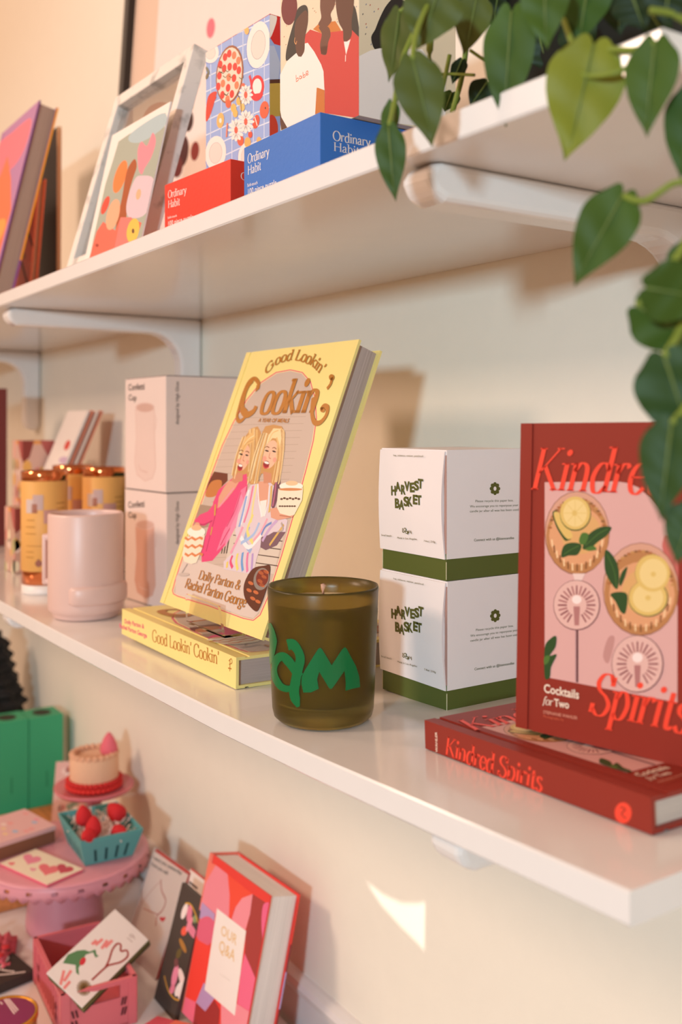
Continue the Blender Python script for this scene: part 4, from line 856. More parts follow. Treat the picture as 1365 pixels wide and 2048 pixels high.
for i in range(14): B.ell(790 + random.random() * 140, -60 + random.random() * 440, 4, 9, M(random.choice(['B8483A', '6A7090', '3A3040']), .5), .4, 0, 6)
b.build('carton', t, bevel=.0005)
# ------------------------------------------------------------------ upper shelf: frames
def scaled(O, k, yaw, lean, zb):
    O = Vector(O) * k; F = frame(O, yaw, lean); uz = Vector((F[0][1], F[1][1], F[2][1])); s_ = (O.z - zb) / uz.z; return O - uz * s_, s_
O, ex_ = scaled((-1.0335, .3447, .168), 1.085, R(1.37), R(16.1), UZ + .0006); fw, fh, fd = .1887 * 1.085, .1894 * 1.085 + ex_, .017
fM = stand_pose(O, R(1.37), R(16.1), fd); O.z = O.z
low = min((fM @ Vector((0, 0, 0))).z, O.z); fM = Matrix.Translation((0, 0, UZ + .0005 - low)) @ fM
t = thing('framed_print', 'white birch-look picture frame leaning against the wall on the upper shelf', 'picture frame', fM)
BI = M('E9E0D8', .5, 'birch', name='birch_bark'); b = MB(); m_ = .0155
for (a0, a1, b0, b1) in ((0, m_, 0, fh), (fw - m_, fw, 0, fh), (m_, fw - m_, fh - m_, fh), (m_, fw - m_, 0, m_)): b.box(a0, a1, b0, b1, 0, fd, BI)
b.build('frame_moulding', t, bevel=.001)
b = MB(); b.box(m_, fw - m_, m_, fh - m_, .001, .003, M('D9C2AC', .5)); A = face_art(b, fM, .003, fw - m_, fh - m_)
A.poly([(290, 240), (300, 215), (325, 205), (345, 215), (338, 240)], M('C08A70', .5), True); A.poly([(250, 210), (268, 205), (268, 330), (250, 340)], M('A08A80', .5)); b.build('print', t)
b = MB(); b.box(m_, fw - m_, m_, fh - m_, .0075, .009, glassm('picture_glass', 'FFFFFF', .0, 1.45)); b.build('glazing', t)
O, ex_ = scaled((-.989, .347, .168), 1.05, R(2.25), R(12.8), UZ + .0006); w, h, d = .1344 * 1.05, .1346 * 1.05 + ex_, .0016
m1 = stand_pose(O, R(2.25), R(12.8), d)
t = thing('art_print', 'small art print of flowers and a figure leaning in front of the birch frame', 'print', m1); b = MB(); b.box(0, w, 0, h, 0, d, M('EFE7DF', .6)); A = face_art(b, m1, d, w, h).crop(0, 160, 4.55)
A.poly([(820, 1620), (850, 1450), (960, 950), (1030, 730), (1080, 560), (1180, 490), (1290, 440), (1420, 330), (1510, 300), (1480, 700), (1400, 1100), (1300, 1430)], M('A9AC9C', .6)); A.poly([(1200, 480), (1420, 330), (1510, 310), (1500, 420), (1300, 560), (1180, 560)], M('AFC0C4', .6), True)
A.ell(1095, 880, 50, 155, M('F0803C', .6), .3); A.poly([(1040, 1540), (1060, 1300), (1110, 1080), (1150, 850), (1190, 760), (1230, 720), (1245, 790), (1210, 900), (1170, 1050), (1150, 1250), (1090, 1400)], M('A8501E', .6), True)
A.poly([(1255, 640), (1290, 560), (1340, 600), (1390, 480), (1420, 560), (1380, 700), (1320, 800), (1290, 860), (1260, 800)], M('E88C98', .6), True)
A.poly([(1170, 1050), (1230, 900), (1290, 870), (1400, 900), (1400, 1100), (1300, 1240), (1180, 1250), (1150, 1180)], M('D8C0C8', .6), True); A.ell(1262, 1040, 22, 50, M('E8B088', .6), .2)
A.poly([(815, 1620), (880, 1380), (940, 1290), (1050, 1370), (1100, 1250), (1200, 1260), (1290, 1300), (1240, 1460)], M('E86A54', .6)); A.poly([(1040, 1540), (1100, 1250), (1200, 1250), (1180, 1480)], M('EC7A70', .6))
A.ell(960, 1140, 28, 88, M('E04A34', .6), .35); A.ell(1030, 1225, 55, 145, M('F2AC86', .6), .25); A.ell(1212, 1370, 55, 112, M('EDBE4E', .6), .2); A.ell(1213, 1375, 12, 22, M('6A4024', .6)); A.ell(885, 1505, 16, 16, M('A83A28', .6))
b.build('card_face', t)
# big black framed poster against the wall
pM = stand_pose(Vector((-1.545, .572, UZ + .0008)), R(0), R(4.0), .02); PWd, PHt = .72, .62
t = thing('framed_poster', 'large black framed poster with pink and dark red spots, behind the puzzle boxes', 'picture frame', pM)
b = MB(); BK = M('241E1C', .4)
for (a0, a1, b0, b1) in ((0, .02, 0, PHt), (PWd - .02, PWd, 0, PHt), (.02, PWd - .02, PHt - .02, PHt), (.02, PWd - .02, 0, .02)): b.box(a0, a1, b0, b1, 0, .02, BK)
b.build('frame_moulding', t, bevel=.0008)
b = MB(); b.box(.02, PWd - .02, .02, PHt - .02, .004, .008, M('E4C8B4', .6)); A = face_art(b, pM, .008, PWd, PHt).crop(0, 0, 2.844)
A.k = 3; q0 = A.uv((885, 300)); A.raw([(q0[0], .06), (PWd - .07, .06), (PWd - .07, PHt - .07), (q0[0], PHt - .07)], M('EFE3E0', .6)); A.k = 5
for (x, y, rx, ry, c) in [(1200, 160, 24, 58, 'E07888'), (1117, 455, 24, 58, 'D87880'), (1075, 690, 26, 60, '3A1A1C'), (1110, 860, 24, 55, '8A2A28'), (1040, 860, 34, 90, '4A1C20'), (1010, 950, 30, 60, '6A2A2C'), (1085, 600, 18, 40, 'E8D0A0')]: A.ell(x, y, rx, ry, M(c, .6), .1)
b.build('print', t)
# books at the upper left
w, h, tk = .2, .306, .0290; bM = stand_pose(Vector((-1.654, .372, UZ + .008)), 0, R(13.3), tk)
bt, mb = book('picture_book', 'thick purple and orange book leaning back at the left end of the upper shelf', w, h, tk, bM, 'B880B0', 'B880B0', pages='B09484')
mb.box(w - .0005, w + .0003, 0, h, tk - .0026, tk, M('6A3A78', .5)); mb.box(w - .0005, w + .0003, .07, h, 0, .0026, M('F2A030', .5)); mb.box(w - .0005, w + .0003, 0, .07, 0, .0026, M('8A4A8A', .5)); mb.box(w * .5, w + .0002, .07, h + .0002, -.0003, 0, M('F2A030', .5))
A = face_art(mb, bM, tk, w, h).crop(0, 160, 4.55)
A.poly([(-300, 800), (-50, 620), (30, 540), (110, 480), (200, 400), (280, 350), (270, 470), (215, 640), (130, 780), (0, 880), (-200, 1000)], M('F07888', .5), True)
A.poly([(-300, 900), (0, 880), (70, 690), (100, 900), (100, 1180), (40, 1400), (-20, 1640), (-300, 1700)], M('F0764A', .5)); A.poly([(-100, 1350), (30, 1260), (50, 1330), (-20, 1480), (-100, 1500)], M('F2A04A', .5), True); mb.build('cover', bt)
bM2 = stand_pose(Vector((-1.733, .452, UZ + .0016)), 0, R(4.8), .012); bt, mb = book('picture_book', 'orange book with black lines leaning behind the purple book on the upper shelf', .185, .215, .012, bM2, 'EE7E5A', pages='C89A80')
A = face_art(mb, bM2, .012, .185, .215).crop(0, 160, 4.55); LB = M('2A1A14', .5)
A.line([(250, 1370), (330, 1600)], 14, LB, False); A.line([(185, 1620), (250, 1850)], 14, LB, False); A.ell(320, 1100, 26, 80, M('F2A070', .5), .2); A.ell(265, 1720, 26, 70, M('F2A88C', .5), .2); A.ell(215, 1600, 20, 30, M('C08A58', .5)); mb.build('cover', bt)
m_ = stand_pose(Vector((-1.812, .520, UZ + .0012)), R(0), R(.3), .004)
t = thing('notice_board', 'black backed board with a pale edge leaning behind the orange book', 'board', m_); b = MB(); b.box(0, .2, 0, .318, 0, .006, M('2A1C16', .5)); b.box(.2, .2035, 0, .318, 0, .0062, M('E2B48A', .5)); b.build('panel', t)
# ------------------------------------------------------------------ trailing plant
pc = Vector((-.43, .478, UZ + .0006)); t = thing('potted_plant', 'heartleaf plant in a dark pot trailing over the right end of the upper shelf', 'plant', upright(pc))
b = MB(); b.lathe([(.0001, .003), (.050, .003), (.052, 0), (.055, .002), (.066, .105), (.070, .107), (.071, .122), (.067, .124), (.064, .115), (.062, .112), (.0001, .108)], M('1E201C', .45), 48); b.build('pot', t)
b = MB(); b.lathe([(.0001, .114), (.03, .115), (.062, .1125)], M('2E2018', .9, bump=.8), 32); b.build('soil', t)
fol = MB(); ste = MB()
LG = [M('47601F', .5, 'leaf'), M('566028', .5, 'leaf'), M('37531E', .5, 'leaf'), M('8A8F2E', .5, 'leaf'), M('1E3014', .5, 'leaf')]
STM = M('7C8A34', .5)
pcl = Vector(pc)
def leaf(bx, by, tx, ty, wpx, tdep, col, tilt=0.0, tdep2=None, bend=.0, stem=None):
    B_ = ray(bx, by) * tdep; T_ = ray(tx, ty) * (tdep2 or tdep); ax = T_ - B_; L = ax.length; ax.normalize(); view = (-(B_ + T_) / 2).normalized()
    n = (view - ax * view.dot(ax)).normalized(); sd = ax.cross(n)
    n2 = n * math.cos(tilt) + sd * math.sin(tilt); sd = ax.cross(n2); n = n2
    W = 1.06 * wpx / FPX * tdep / max(.5, math.cos(tilt)) / 2; vs = []; nu, nv = 16, 5
    for i in range(nu + 1):
        s_ = i / nu; prof = [(0, .60), (.03, .74), (.08, .87), (.18, .97), (.28, 1.0), (.42, .94), (.58, .77), (.72, .53), (.84, .28), (.93, .11), (1, .012)]
        wv = float(np.interp(s_, [p[0] for p in prof], [p[1] for p in prof])) * W
        for j in range(-nv, nv + 1):
            v_ = j / nv; lobe = -.085 * L * max(0, 1 - s_ / .35) ** 1.2 * math.sin(math.pi * abs(v_) ** .8) + .05 * L * max(0, 1 - s_ / .3) * abs(v_) ** 3
            P = B_ + ax * (s_ * L + lobe) + sd * (v_ * wv) + n * (.20 * abs(v_) * wv - .16 * (v_ * wv) ** 2 / max(W, 1e-4) - .02 * L * math.sin(math.pi * s_) * 0 + bend * L * (s_ ** 2)) + sd * (.05 * L * max(0, s_ - .8) * 2 * (1 if col % 2 else -1)) + n * (.035 * W * math.sin(s_ * 17 + 3 * v_))
            vs.append(P - pcl)
    m_ = 2 * nv + 1; fs = [(i * m_ + j, i * m_ + j + 1, (i + 1) * m_ + j + 1, (i + 1) * m_ + j) for i in range(nu) for j in range(m_ - 1)]
    fol.add(vs, fs, LG[col], True)
    rib = [B_ - pcl + ax * (s_ * L) + n * (.0006 + bend * L * s_ ** 2) for s_ in (0, .3, .6, .9)]; fol.tube(rib, [.0006, .0005, .0003, .0001], M('66783C', .5), 6)
    if stem:
        pts = [B_ - pcl] + [ray(x, y) * d_ - pcl for x, y, d_ in stem]; ste.tube([Vector(p) for p in pts], .0012, STM, 7)
LV = [
 (880, -20, 838, 98, 116, .52, 1, .2), (800, 22, 783, 166, 60, .56, 1, .5), (826, 118, 868, 295, 96, .50, 1, -.1), (785, 205, 775, 300, 36, .54, 0, .4), (778, 255, 790, 404, 60, .52, 0, .1),
 (955, -8, 930, 114, 72, .56, 1, .1), (1024, 24, 1007, 252, 98, .50, 0, .2), (1090, -60, 1092, 102, 96, .46, 0, 0), (1178, -40, 1160, 92, 98, .48, 2, .2), (1188, 90, 1135, 320, 150, .44, 3, 0),
 (1312, 84, 1290, 273, 100, .42, 0, .25), (1392, 175, 1360, 362, 96, .42, 2, .2), (1248, 388, 1146, 572, 112, .42, 0, .15), (1276, 612, 1420, 700, 118, .40, 0, .0), (1292, 575, 1440, 600, 120, .385, 0, .1),
 (1330, 712, 1392, 905, 148, .39, 2, 0), (1345, 845, 1322, 1042, 108, .385, 2, .2), (1392, 1010, 1350, 1128, 92, .38, 2, .1), (1262, -20, 1290, 60, 90, .45, 4, .2), (1235, -30, 1240, 70, 80, .50, 4, 0), (1340, -30, 1330, 50, 90, .42, 4, 0),
 (1070, 40, 1100, 150, 90, .58, 4, .1), (1000, -30, 985, 60, 80, .60, 4, 0), (920, -30, 960, 50, 90, .60, 2, 0), (1140, 40, 1190, 110, 80, .55, 4, .2), (860, -40, 900, 30, 80, .6, 2, 0), (1300, 20, 1345, 90, 60, .47, 4, .3), (925, 120, 905, 170, 30, .62, 4, .4), (905, 185, 890, 225, 40, .64, 2, .3), (975, 165, 940, 215, 50, .6, 4, .3), (1400, 480, 1380, 620, 110, .41, 2, .1), (1385, 640, 1400, 760, 110, .41, 4, 0)]
for L_ in LV: leaf(*L_[:7], tilt=L_[7], bend=random.uniform(-.04, .08))
def stem(pts, r=.0015, n=6):
    P = [ray(x, y) * d_ - pcl for x, y, d_ in pts]; xy = []
    Q = []
    for i in range(len(P) - 1):
        p0_, p1_, p2_, p3_ = P[max(0, i - 1)], P[i], P[i + 1], P[min(len(P) - 1, i + 2)]
        for k in range(n):
            u = k / n; Q.append(.5 * ((2 * p1_) + (p2_ - p0_) * u + (2 * p0_ - 5 * p1_ + 4 * p2_ - p3_) * u * u + (3 * p1_ - p0_ - 3 * p2_ + p3_) * u ** 3))
    Q.append(P[-1]); ste.tube(Q, r, STM, 7)
stem([(1248, 392, .42), (1290, 402, .415), (1345, 368, .41), (1420, 330, .41), (1430, 100, .45), (1380, -60, .5)]); stem([(1312, 86, .42), (1270, 100, .43), (1215, 100, .44), (1160, 115, .46), (1110, -20, .5)])
stem([(1135, 135, .445), (1175, 152, .44), (1230, 146, .43), (1280, 120, .43)], .0012); stem([(800, 24, .56), (850, -10, .56), (900, -60, .56)]); stem([(826, 120, .50), (835, 60, .51), (870, -20, .53)]); stem([(856, 240, .6), (860, 100, .6), (870, -20, .6)], .0022)
stem([(780, 250, .52), (790, 205, .54), (805, 120, .55), (850, 20, .56)]); stem([(905, 225, .64), (925, 150, .63), (938, 60, .62), (960, -30, .6)], .0018); stem([(870, 235, .62), (885, 180, .62), (900, 110, .62)], .0014); stem([(862, 150, .62), (900, 148, .62), (950, 150, .61)], .0010); stem([(940, 100, .6), (985, 125, .6), (1010, 90, .58)], .0010)
stem([(1300, 20, .42), (1350, 30, .42), (1400, 60, .42)], .0016); stem([(1276, 612, .40), (1320, 560, .40), (1380, 470, .41), (1425, 330, .42)], .0018); stem([(1330, 714, .39), (1370, 640, .40), (1400, 520, .41)], .0018); stem([(1345, 848, .385), (1390, 780, .39), (1410, 640, .40)], .0016); stem([(1392, 1012, .38), (1420, 900, .385), (1415, 760, .39)], .0016)
fol.build('foliage', t); ste.build('vine_stems', t)
# ------------------------------------------------------------------ table display
# big scalloped cake stand
PKS = M('DB93A0', .35, name='pink_enamel')
c0 = ray(130, 849) * 1.435; cM_ = upright((c0.x, c0.y, TZ + .0004)); SH = .108; SR = .118
t = thing('cake_stand', 'large pink scalloped cake stand on the table carrying the berry basket', 'cake stand', cM_, None)
b = MB(); b.lathe([(.0001, .0005), (.050, .0), (.054, .003), (.0545, .012), (.052, .035), (.046, .068), (.043, .090), (.043, SH - .003), (.0001, SH - .003)], PKS, 56); b.build('pedestal', t)
b = MB(); b.lathe([(.0001, SH), (SR - .008, SH), (SR - .002, SH - .001), (SR, SH - .004), (SR - .002, SH - .005), (SR - .010, SH - .0035), (.0001, SH - .0032)], PKS, 96)
n = 176; vs = []; fs = []
for i in range(n):   # pierced scalloped skirt
    a = 2 * math.pi * i / n; sc_ = abs(math.sin(a * 22)); 
    for j, (r_, z_) in enumerate([(SR - .0008, SH - .003), (SR + .0006, SH - .007), (SR + .001, SH - .012), (SR + .001, SH - .0160 - .0065 * sc_), (SR - .0009, SH - .0160 - .0065 * sc_), (SR - .001, SH - .012), (SR - .0014, SH - .007), (SR - .0028, SH - .003)]): vs.append((r_ * math.cos(a), r_ * math.sin(a), z_))
for i in range(n):
    k = (i + 1) % n; hole = (i % 8 in (3, 4))
    for j in range(7):
        if hole and j in (1, 5): continue
        fs.append((i * 8 + j, k * 8 + j, k * 8 + j + 1, i * 8 + j + 1))
b.add(vs, fs, PKS, True); b.build('scalloped_plate', t)
PLZ = TZ + .0004 + SH
# small cake stand
s0 = ray(188.5, 849) * 1.60; sz = zpx(Vector((s0.x, s0.y, 0)), 1571)
t = thing('cake_stand', 'small pink cake stand at the back holding the felt cake', 'cake stand', upright((s0.x, s0.y, TZ + .0224))); H = sz - TZ - .0224
b = MB(); b.lathe([(.0001, 0), (.034, 0), (.033, .006), (.014, .014), (.011, .03), (.012, H - .014), (.02, H - .005), (.0001, H - .005)], M('C87880', .4), 40); b.build('pedestal', t)
b = MB(); b.lathe([(.0001, H - .005), (.058, H - .006), (.0625, H - .001), (.063, H + .0015), (.060, H + .001), (.055, H - .002), (.0001, H - .002)], M('DE7C86', .35), 56); b.build('plate', t)
FELT = M('E6B898', .95, bump=.9); t = thing('toy_cake', 'felt toy cake with a pink strawberry and red beaded base on the small stand', 'toy cake', upright((s0.x, s0.y, sz - .0012)))
b = MB(); b.lathe([(.0001, .001), (.037, .001), (.0385, .004), (.0385, .050), (.036, .053), (.030, .050), (.0001, .049)], FELT, 48); b.build('cake_body', t)
b = MB()
for i in range(34): a = i * 2 * math.pi / 34; b.ball((.041 * math.cos(a), .041 * math.sin(a), .0052), .0046, M('D8342E', .7), 10); b.ball((.0405 * math.cos(a + .09), .0405 * math.sin(a + .09), .0128), .0046, M('C82C2A', .7), 10)
b.build('beaded_trim', t)
b = MB()
for i in range(22): a = i * 2 * math.pi / 22; b.ball((.034 * math.cos(a), .034 * math.sin(a), .0535), .0056, M('E2AE8E', .95), 10, (1, 1, .8))
b.build('icing_scallops', t)
b = MB(); T_ = Matrix.Translation((.012, .020, .052)); b.lathe([(.0001, 0), (.012, .001), (.0142, .006), (.013, .014), (.008, .026), (.003, .033), (.0001, .035)], M('E8707E', .8, bump=.6), 28, T_); b.build('strawberry', t)
# berry basket
TE = M('5FA3A2', .55, name='teal_carton'); c_ = [atZ(117.6, 1625, PLZ + .040), atZ(161, 1686, PLZ + .040), atZ(287, 1659, PLZ + .040)]
ey = (c_[2] - c_[1]); W2 = ey.length; ey.normalize(); ex2 = (c_[1] - c_[0]); W1 = min(ex2.length, .118); ex2 = Vector((ey.y, -ey.x, 0)); ctr = c_[1] + ey * W2 / 2 - ex2 * W1 / 2
bm_ = mat4(Vector((ctr.x, ctr.y, PLZ + .0006)), ex2, ey, Vector((0, 0, 1)))
t = thing('berry_basket', 'teal cardboard berry basket filled with paper shreds and strawberries', 'basket', bm_)
b = MB(); hw, hd_ = W1 / 2, W2 / 2; Hh = .040
def ring4(kx, z): return [Vector((sx * hw * kx, sy * hd_ * kx, z)) for sx, sy in ((-1, -1), (1, -1), (1, 1), (-1, 1))]
lv = [ring4(.76, 0), ring4(.97, Hh - .006), ring4(1.0, Hh), ring4(1.0, Hh + .001), ring4(.96, Hh + .001), ring4(.94, Hh - .006), ring4(.74, .002)]
vs = [v for r_ in lv for v in r_]; fs = [(i * 4 + k, i * 4 + (k + 1) % 4, (i + 1) * 4 + (k + 1) % 4, (i + 1) * 4 + k) for i in range(6) for k in range(4)] + [(3, 2, 1, 0), (24, 25, 26, 27)]
b.add(vs, fs, TE)
for side_ in range(4):
    a_, c2 = lv[0][side_], lv[0][(side_ + 1) % 4]; d_, e_ = lv[1][side_], lv[1][(side_ + 1) % 4]
    for k in (.22, .42, .62, .8):
        lo2 = a_.lerp(c2, k); hi2 = d_.lerp(e_, k); n_ = (c2 - a_).cross(hi2 - lo2).normalized(); n_ = n_ if n_.dot(lo2) > 0 else -n_; u_ = (c2 - a_).normalized() * .0018
        p_ = lo2.lerp(hi2, .12); q_ = lo2.lerp(hi2, .68); vv = [p_ - u_ + n_ * .0004, p_ + u_ + n_ * .0004, q_ + u_ + n_ * .0004, q_ - u_ + n_ * .0004]; b.add(vv, [(0, 1, 2, 3)], M('1E4A4C', .7))
b.build('basket_body', t, recalc=True)
sh = MB(); PW2 = M('E9D2CC', .7)
sh.lathe([(.0001, .031), (hd_ * .55, .030), (hd_ * .78, .024), (hd_ * .7, .01)], M('D9C0BA', .8), 20)
for i in range(150):
    x, y = random.uniform(-.74, .74) * hw, random.uniform(-.72, .72) * hd_; z = .028 + random.random() * .008; P = Vector((x, y, z)); pts = [P]
    d_ = Vector((random.uniform(-1, 1), random.uniform(-1, 1), random.uniform(-.1, .7))).normalized()
    for k in range(4): P = P + d_ * .004 + Vector((0, 0, .0022 * (-1) ** k)); pts.append(P.copy())
    u_ = d_.cross(Vector((0, 0, 1))).normalized() * .0011; vv = [v for p in pts for v in (p - u_, p + u_)]; sh.add(vv, [(2 * k, 2 * k + 1, 2 * k + 3, 2 * k + 2) for k in range(4)], PW2)
o = sh.build('paper_shreds'); o.matrix_world = Matrix.Translation(OFF) @ bm_; tag(o, 'crinkled pale pink paper shreds filling the teal berry basket', 'paper shreds', kind='stuff')
def berry(px, py, z, s_, rotx, rotz, lab):
    P = atZ(px, py, z); m_ = Matrix.Translation(P) @ Matrix.Rotation(rotz, 4, 'Z') @ Matrix.Rotation(rotx, 4, 'X')
    b = MB(); b.lathe([(.0001, -.012), (.006, -.0115), (.0108, -.007), (.0115, -.002), (.0100, .005), (.0065, .011), (.0028, .015), (.0001, .0165)], M('C8242A', .75, bump=.8), 24, Matrix.Scale(s_, 4)); o = b.build('strawberry'); place(o, m_); tag(o, lab, 'strawberry', 'strawberries in the teal basket')
berry(168, 1633, PLZ + .054, 1.05, .15, 0, 'red felt strawberry standing point up at the left of the teal basket'); berry(187, 1655, PLZ + .050, 1.0, -.1, .4, 'red felt strawberry nearest the middle of the basket, in front of the upright one')
berry(233, 1625, PLZ + .047, 1.15, 1.1, -1.2, 'red felt strawberry lying on its side at the right of the basket'); berry(178, 1672, PLZ + .043, .95, 1.3, .8, 'red felt strawberry half hidden at the front rim of the teal basket'); berry(238, 1664, PLZ + .038, .9, 1.4, 2, 'red felt strawberry nearly buried in shreds near the right front rim')
# hearts card on the stand
q_ = [atZ(76, 1698, PLZ + .006), atZ(171, 1738, PLZ + .006), atZ(85, 1777, PLZ + .004), atZ(0, 1727, PLZ + .004)]
ex2 = (q_[1] - q_[0]).normalized(); ey = (q_[0] - q_[3]).normalized(); nz = ex2.cross(ey).normalized(); ey = nz.cross(ex2)
w = (q_[1] - q_[0]).length; h = (q_[0] - q_[3]).length; m_ = mat4(q_[3] - nz * .005, ex2, ey, nz)
m_ = mat4(Vector((q_[3].x, q_[3].y, PLZ + .0006)), Vector((ex2.x, ex2.y, 0)).normalized(), Vector((-ex2.y, ex2.x, 0)).normalized(), Vector((0, 0, 1)))
t = thing('greeting_card', 'cream card with pink and red hearts lying on the large cake stand', 'card', m_); b = MB(); b.box(0, w, 0, h, 0, .0034, M('E46A80', .6)); b.box(0, w, 0, h, .0034, .0040, M('F0E0C8', .6))
A = face_art(b, m_, .0040, w, h).crop(0, 1240, 3.1026)
def heart(A, cx, cy, r_, m, rot=0, sy=.6):
    pts = []
    for i in range(24):
        t_ = i * 2 * math.pi / 24; x = .06 * 16 * math.sin(t_) ** 3; y = -.06 * (13 * math.cos(t_) - 5 * math.cos(2 * t_) - 2 * math.cos(3 * t_) - math.cos(4 * t_))
        c, s_ = math.cos(rot), math.sin(rot); pts.append((cx + r_ * (x * c - y * s_), cy + r_ * (x * s_ + y * c) * sy))
    A.poly(pts, m)
heart(A, 195, 1485, 62, M('E88CA4', .6), .4); heart(A, 300, 1548, 70, M('E87880', .6), .3); heart(A, 400, 1545, 58, M('C85060', .6), .5); heart(A, 72, 1512, 22, M('E87880', .6)); heart(A, 205, 1548, 22, M('E89AAC', .6), .2)
b.build('card_face', t)
# wooden tray, boxes behind
t = thing('wooden_tray', 'low orange-brown wooden tray on the table behind the pink cake stand', 'tray', upright((-1.50, .38, TZ + .0004))); b = MB(); WD = M('D98A52', .55, 'grain', name='orange_wood'); b.rbox(-.32, 0, 0, .232, 0, .022, .002, WD); b.build('tray_body', t)
m_ = upright((-1.447, .463, PLZ + .0006), R(12)); t = thing('keepsake_box', 'flat pink patterned box with brown sides at the left edge behind the cake stand', 'box', m_); b = MB(); b.box(-.09, 0, -.13, 0, 0, .018, M('8A5A44', .6)); b.box(-.091, .001, -.131, .001, .018, .024, M('E2B4B4', .6))
A = Art(b, m_, (-.09, -.13, .024), (1, 0, 0), (0, 1, 0), (0, 0, 1)); 
for i in range(22): x, y = .008 + random.random() * .072, .01 + random.random() * .115; A.k = 1; A.raw([(x + .006 * math.cos(a), y + .004 * math.sin(a)) for a in [k * .785 for k in range(8)]], M(random.choice(['F0D8D0', 'E89AA8', 'A8BCD8', 'EBC8A0', 'E8A0A0']), .6))
b.build('box_body', t)
GRB = M('3FA878', .5, name='green_card'); 
for k, (y0_, lab) in enumerate([(.4795, 'tall green box with a hole on top, left of the pair'), (.5445, 'tall green box with a hole on top, right of the pair by the wall')]):
    hh = .176 if k else .177; m_ = upright((-1.912, y0_, TZ + .0004), R(0)); t = thing('green_box', lab, 'box', m_, 'tall green boxes'); b = MB(); b.box(0, .062, 0, .0635, 0, hh, GRB); A = Art(b, m_, (0, 0, hh), (1, 0, 0), (0, 1, 0), (0, 0, 1)); A.k = 1
    A.raw([(.031 + .020 * math.cos(a), .032 + .017 * math.sin(a)) for a in [i * .2618 for i in range(24)]], M('3A3A2C', .7)); B = Art(b, m_, (.062, 0, 0), (0, 1, 0), (0, 0, 1), (1, 0, 0)); B.k = 1; B.raw([(.031, .045), (.034, .045), (.034, .075), (.031, .075)], M('2E8A60', .6)); b.build('carton', t, bevel=.0008)
m_ = stand_pose(Vector((-1.725, .545, TZ + .0236)), R(62), R(28), .003); t = thing('greeting_card', 'pink patterned card leaning beside the green boxes behind the small cake stand', 'card', m_); b = MB(); b.box(0, .055, 0, .105, 0, .003, M('DCB0A8', .6)); A = face_art(b, m_, .003)
for i in range(16): x, y = .008 + random.random() * .038, .01 + random.random() * .085; A.k = 1; A.raw([(x + .007 * math.cos(a), y + .006 * math.sin(a)) for a in [k * .785 for k in range(8)]], M(random.choice(['F0E6E0', 'C06A64', '8A9A88', 'E8C8C0']), .6))
b.build('card_face', t)
# black ruffled ornament
m_ = upright((-2.10, .533, TZ + .0004)); t = thing('ruffled_ornament', 'tall black ruffled ornament behind the green boxes at the left edge', 'ornament', m_); b = MB(); prof = []
for i in range(64):
    z_ = .30 * i / 63; base_ = float(np.interp(z_, [0, .12, .15, .18, .22, .27, .295, .30], [.06, .062, .072, .062, .050, .040, .024, .001])); prof.append((max(.0005, base_ + .0045 * math.sin(z_ * 260)), z_))
b.lathe([(.0001, 0)] + prof, M('1C1A1C', .6, bump=.9), 64, wob=lambda a, z: 1 + .06 * math.sin(9 * a + 60 * z)); b.build('ruffled_body', t)
# crate
CRM_ = M('D97078', .45, name='pink_plastic'); k_ = [atZ(123, 1993, -.664), atZ(273, 1952, -.664), atZ(36, 1884, -.664)]
ey = (k_[1] - k_[0]); cw = ey.length; ey = ey.normalized(); exx = Vector((-ey.y, ey.x, 0)); cl = (k_[2] - k_[0]).length; m_ = mat4(Vector((k_[0].x, k_[0].y, TZ + .0006)), exx, ey, Vector((0, 0, 1)))
t = thing('crate', 'small pink plastic folding crate holding cards on the table', 'crate', m_); Hc = .664 - .72; Hc = -.664 - TZ; 
b = MB(); b.box(0, cl, 0, cw, 0, .003, CRM_); b.build('base', t)
def panel(name, f, L_, handle):
    b = MB(); th = .0032
    def bb(a0, a1, z0_, z1_, t0=0, t1=th): 
        vs = [f(a, tt_, z_) for a in (a0, a1) for tt_ in (t0, t1) for z_ in (z0_, z1_)]; b.add(vs, [(0, 1, 3, 2), (4, 6, 7, 5), (0, 4, 5, 1), (2, 3, 7, 6), (0, 2, 6, 4), (1, 5, 7, 3)], CRM_)
    bb(0, L_, Hc - .005, Hc, -.001, th + .001); bb(0, .010, 0, Hc - .005, -.001); bb(L_ - .010, L_, 0, Hc - .005, -.001); bb(.01, L_ - .01, 0, .010)
    if handle:
        bb(.010, L_ * .30, .010, Hc - .005); bb(L_ * .78, L_ - .01, .010, Hc - .005); bb(L_ * .30, L_ * .78, .010, Hc - .021)
    else:
        bb(.01, L_ - .01, .010, Hc - .005, .001)
        for i in range(9): a = .016 + i * (L_ - .032) / 9; bb(a, a + .004, .012, Hc - .008, -.0006, .001)
    for i in range(4): a = (.78 + .04 * (i % 2)) * L_; z_ = .014 + .012 * (i // 2); b.add([f(a, -.0012, z_), f(a + .0022, -.0012, z_), f(a + .0045, -.0012, z_ + .009), f(a + .0023, -.0012, z_ + .009)], [(0, 1, 2, 3)], M('5A2A30', .7))
    for i in range(4): a = (.12 + .05 * (i % 2)) * L_; z_ = .014 + .012 * (i // 2); b.add([f(a + .0023, -.0012, z_), f(a + .0045, -.0012, z_), f(a + .0022, -.0012, z_ + .009), f(a, -.0012, z_ + .009)], [(0, 1, 2, 3)], M('5A2A30', .7))
    b.build(name, t)
panel('end_panel', lambda a, tt_, z_: (tt_, a, z_), cw, True); panel('end_panel', lambda a, tt_, z_: (cl - tt_, a, z_), cw, False)
panel('side_panel', lambda a, tt_, z_: (a, tt_, z_), cl, False); panel('side_panel', lambda a, tt_, z_: (a, cw - tt_, z_), cl, True)
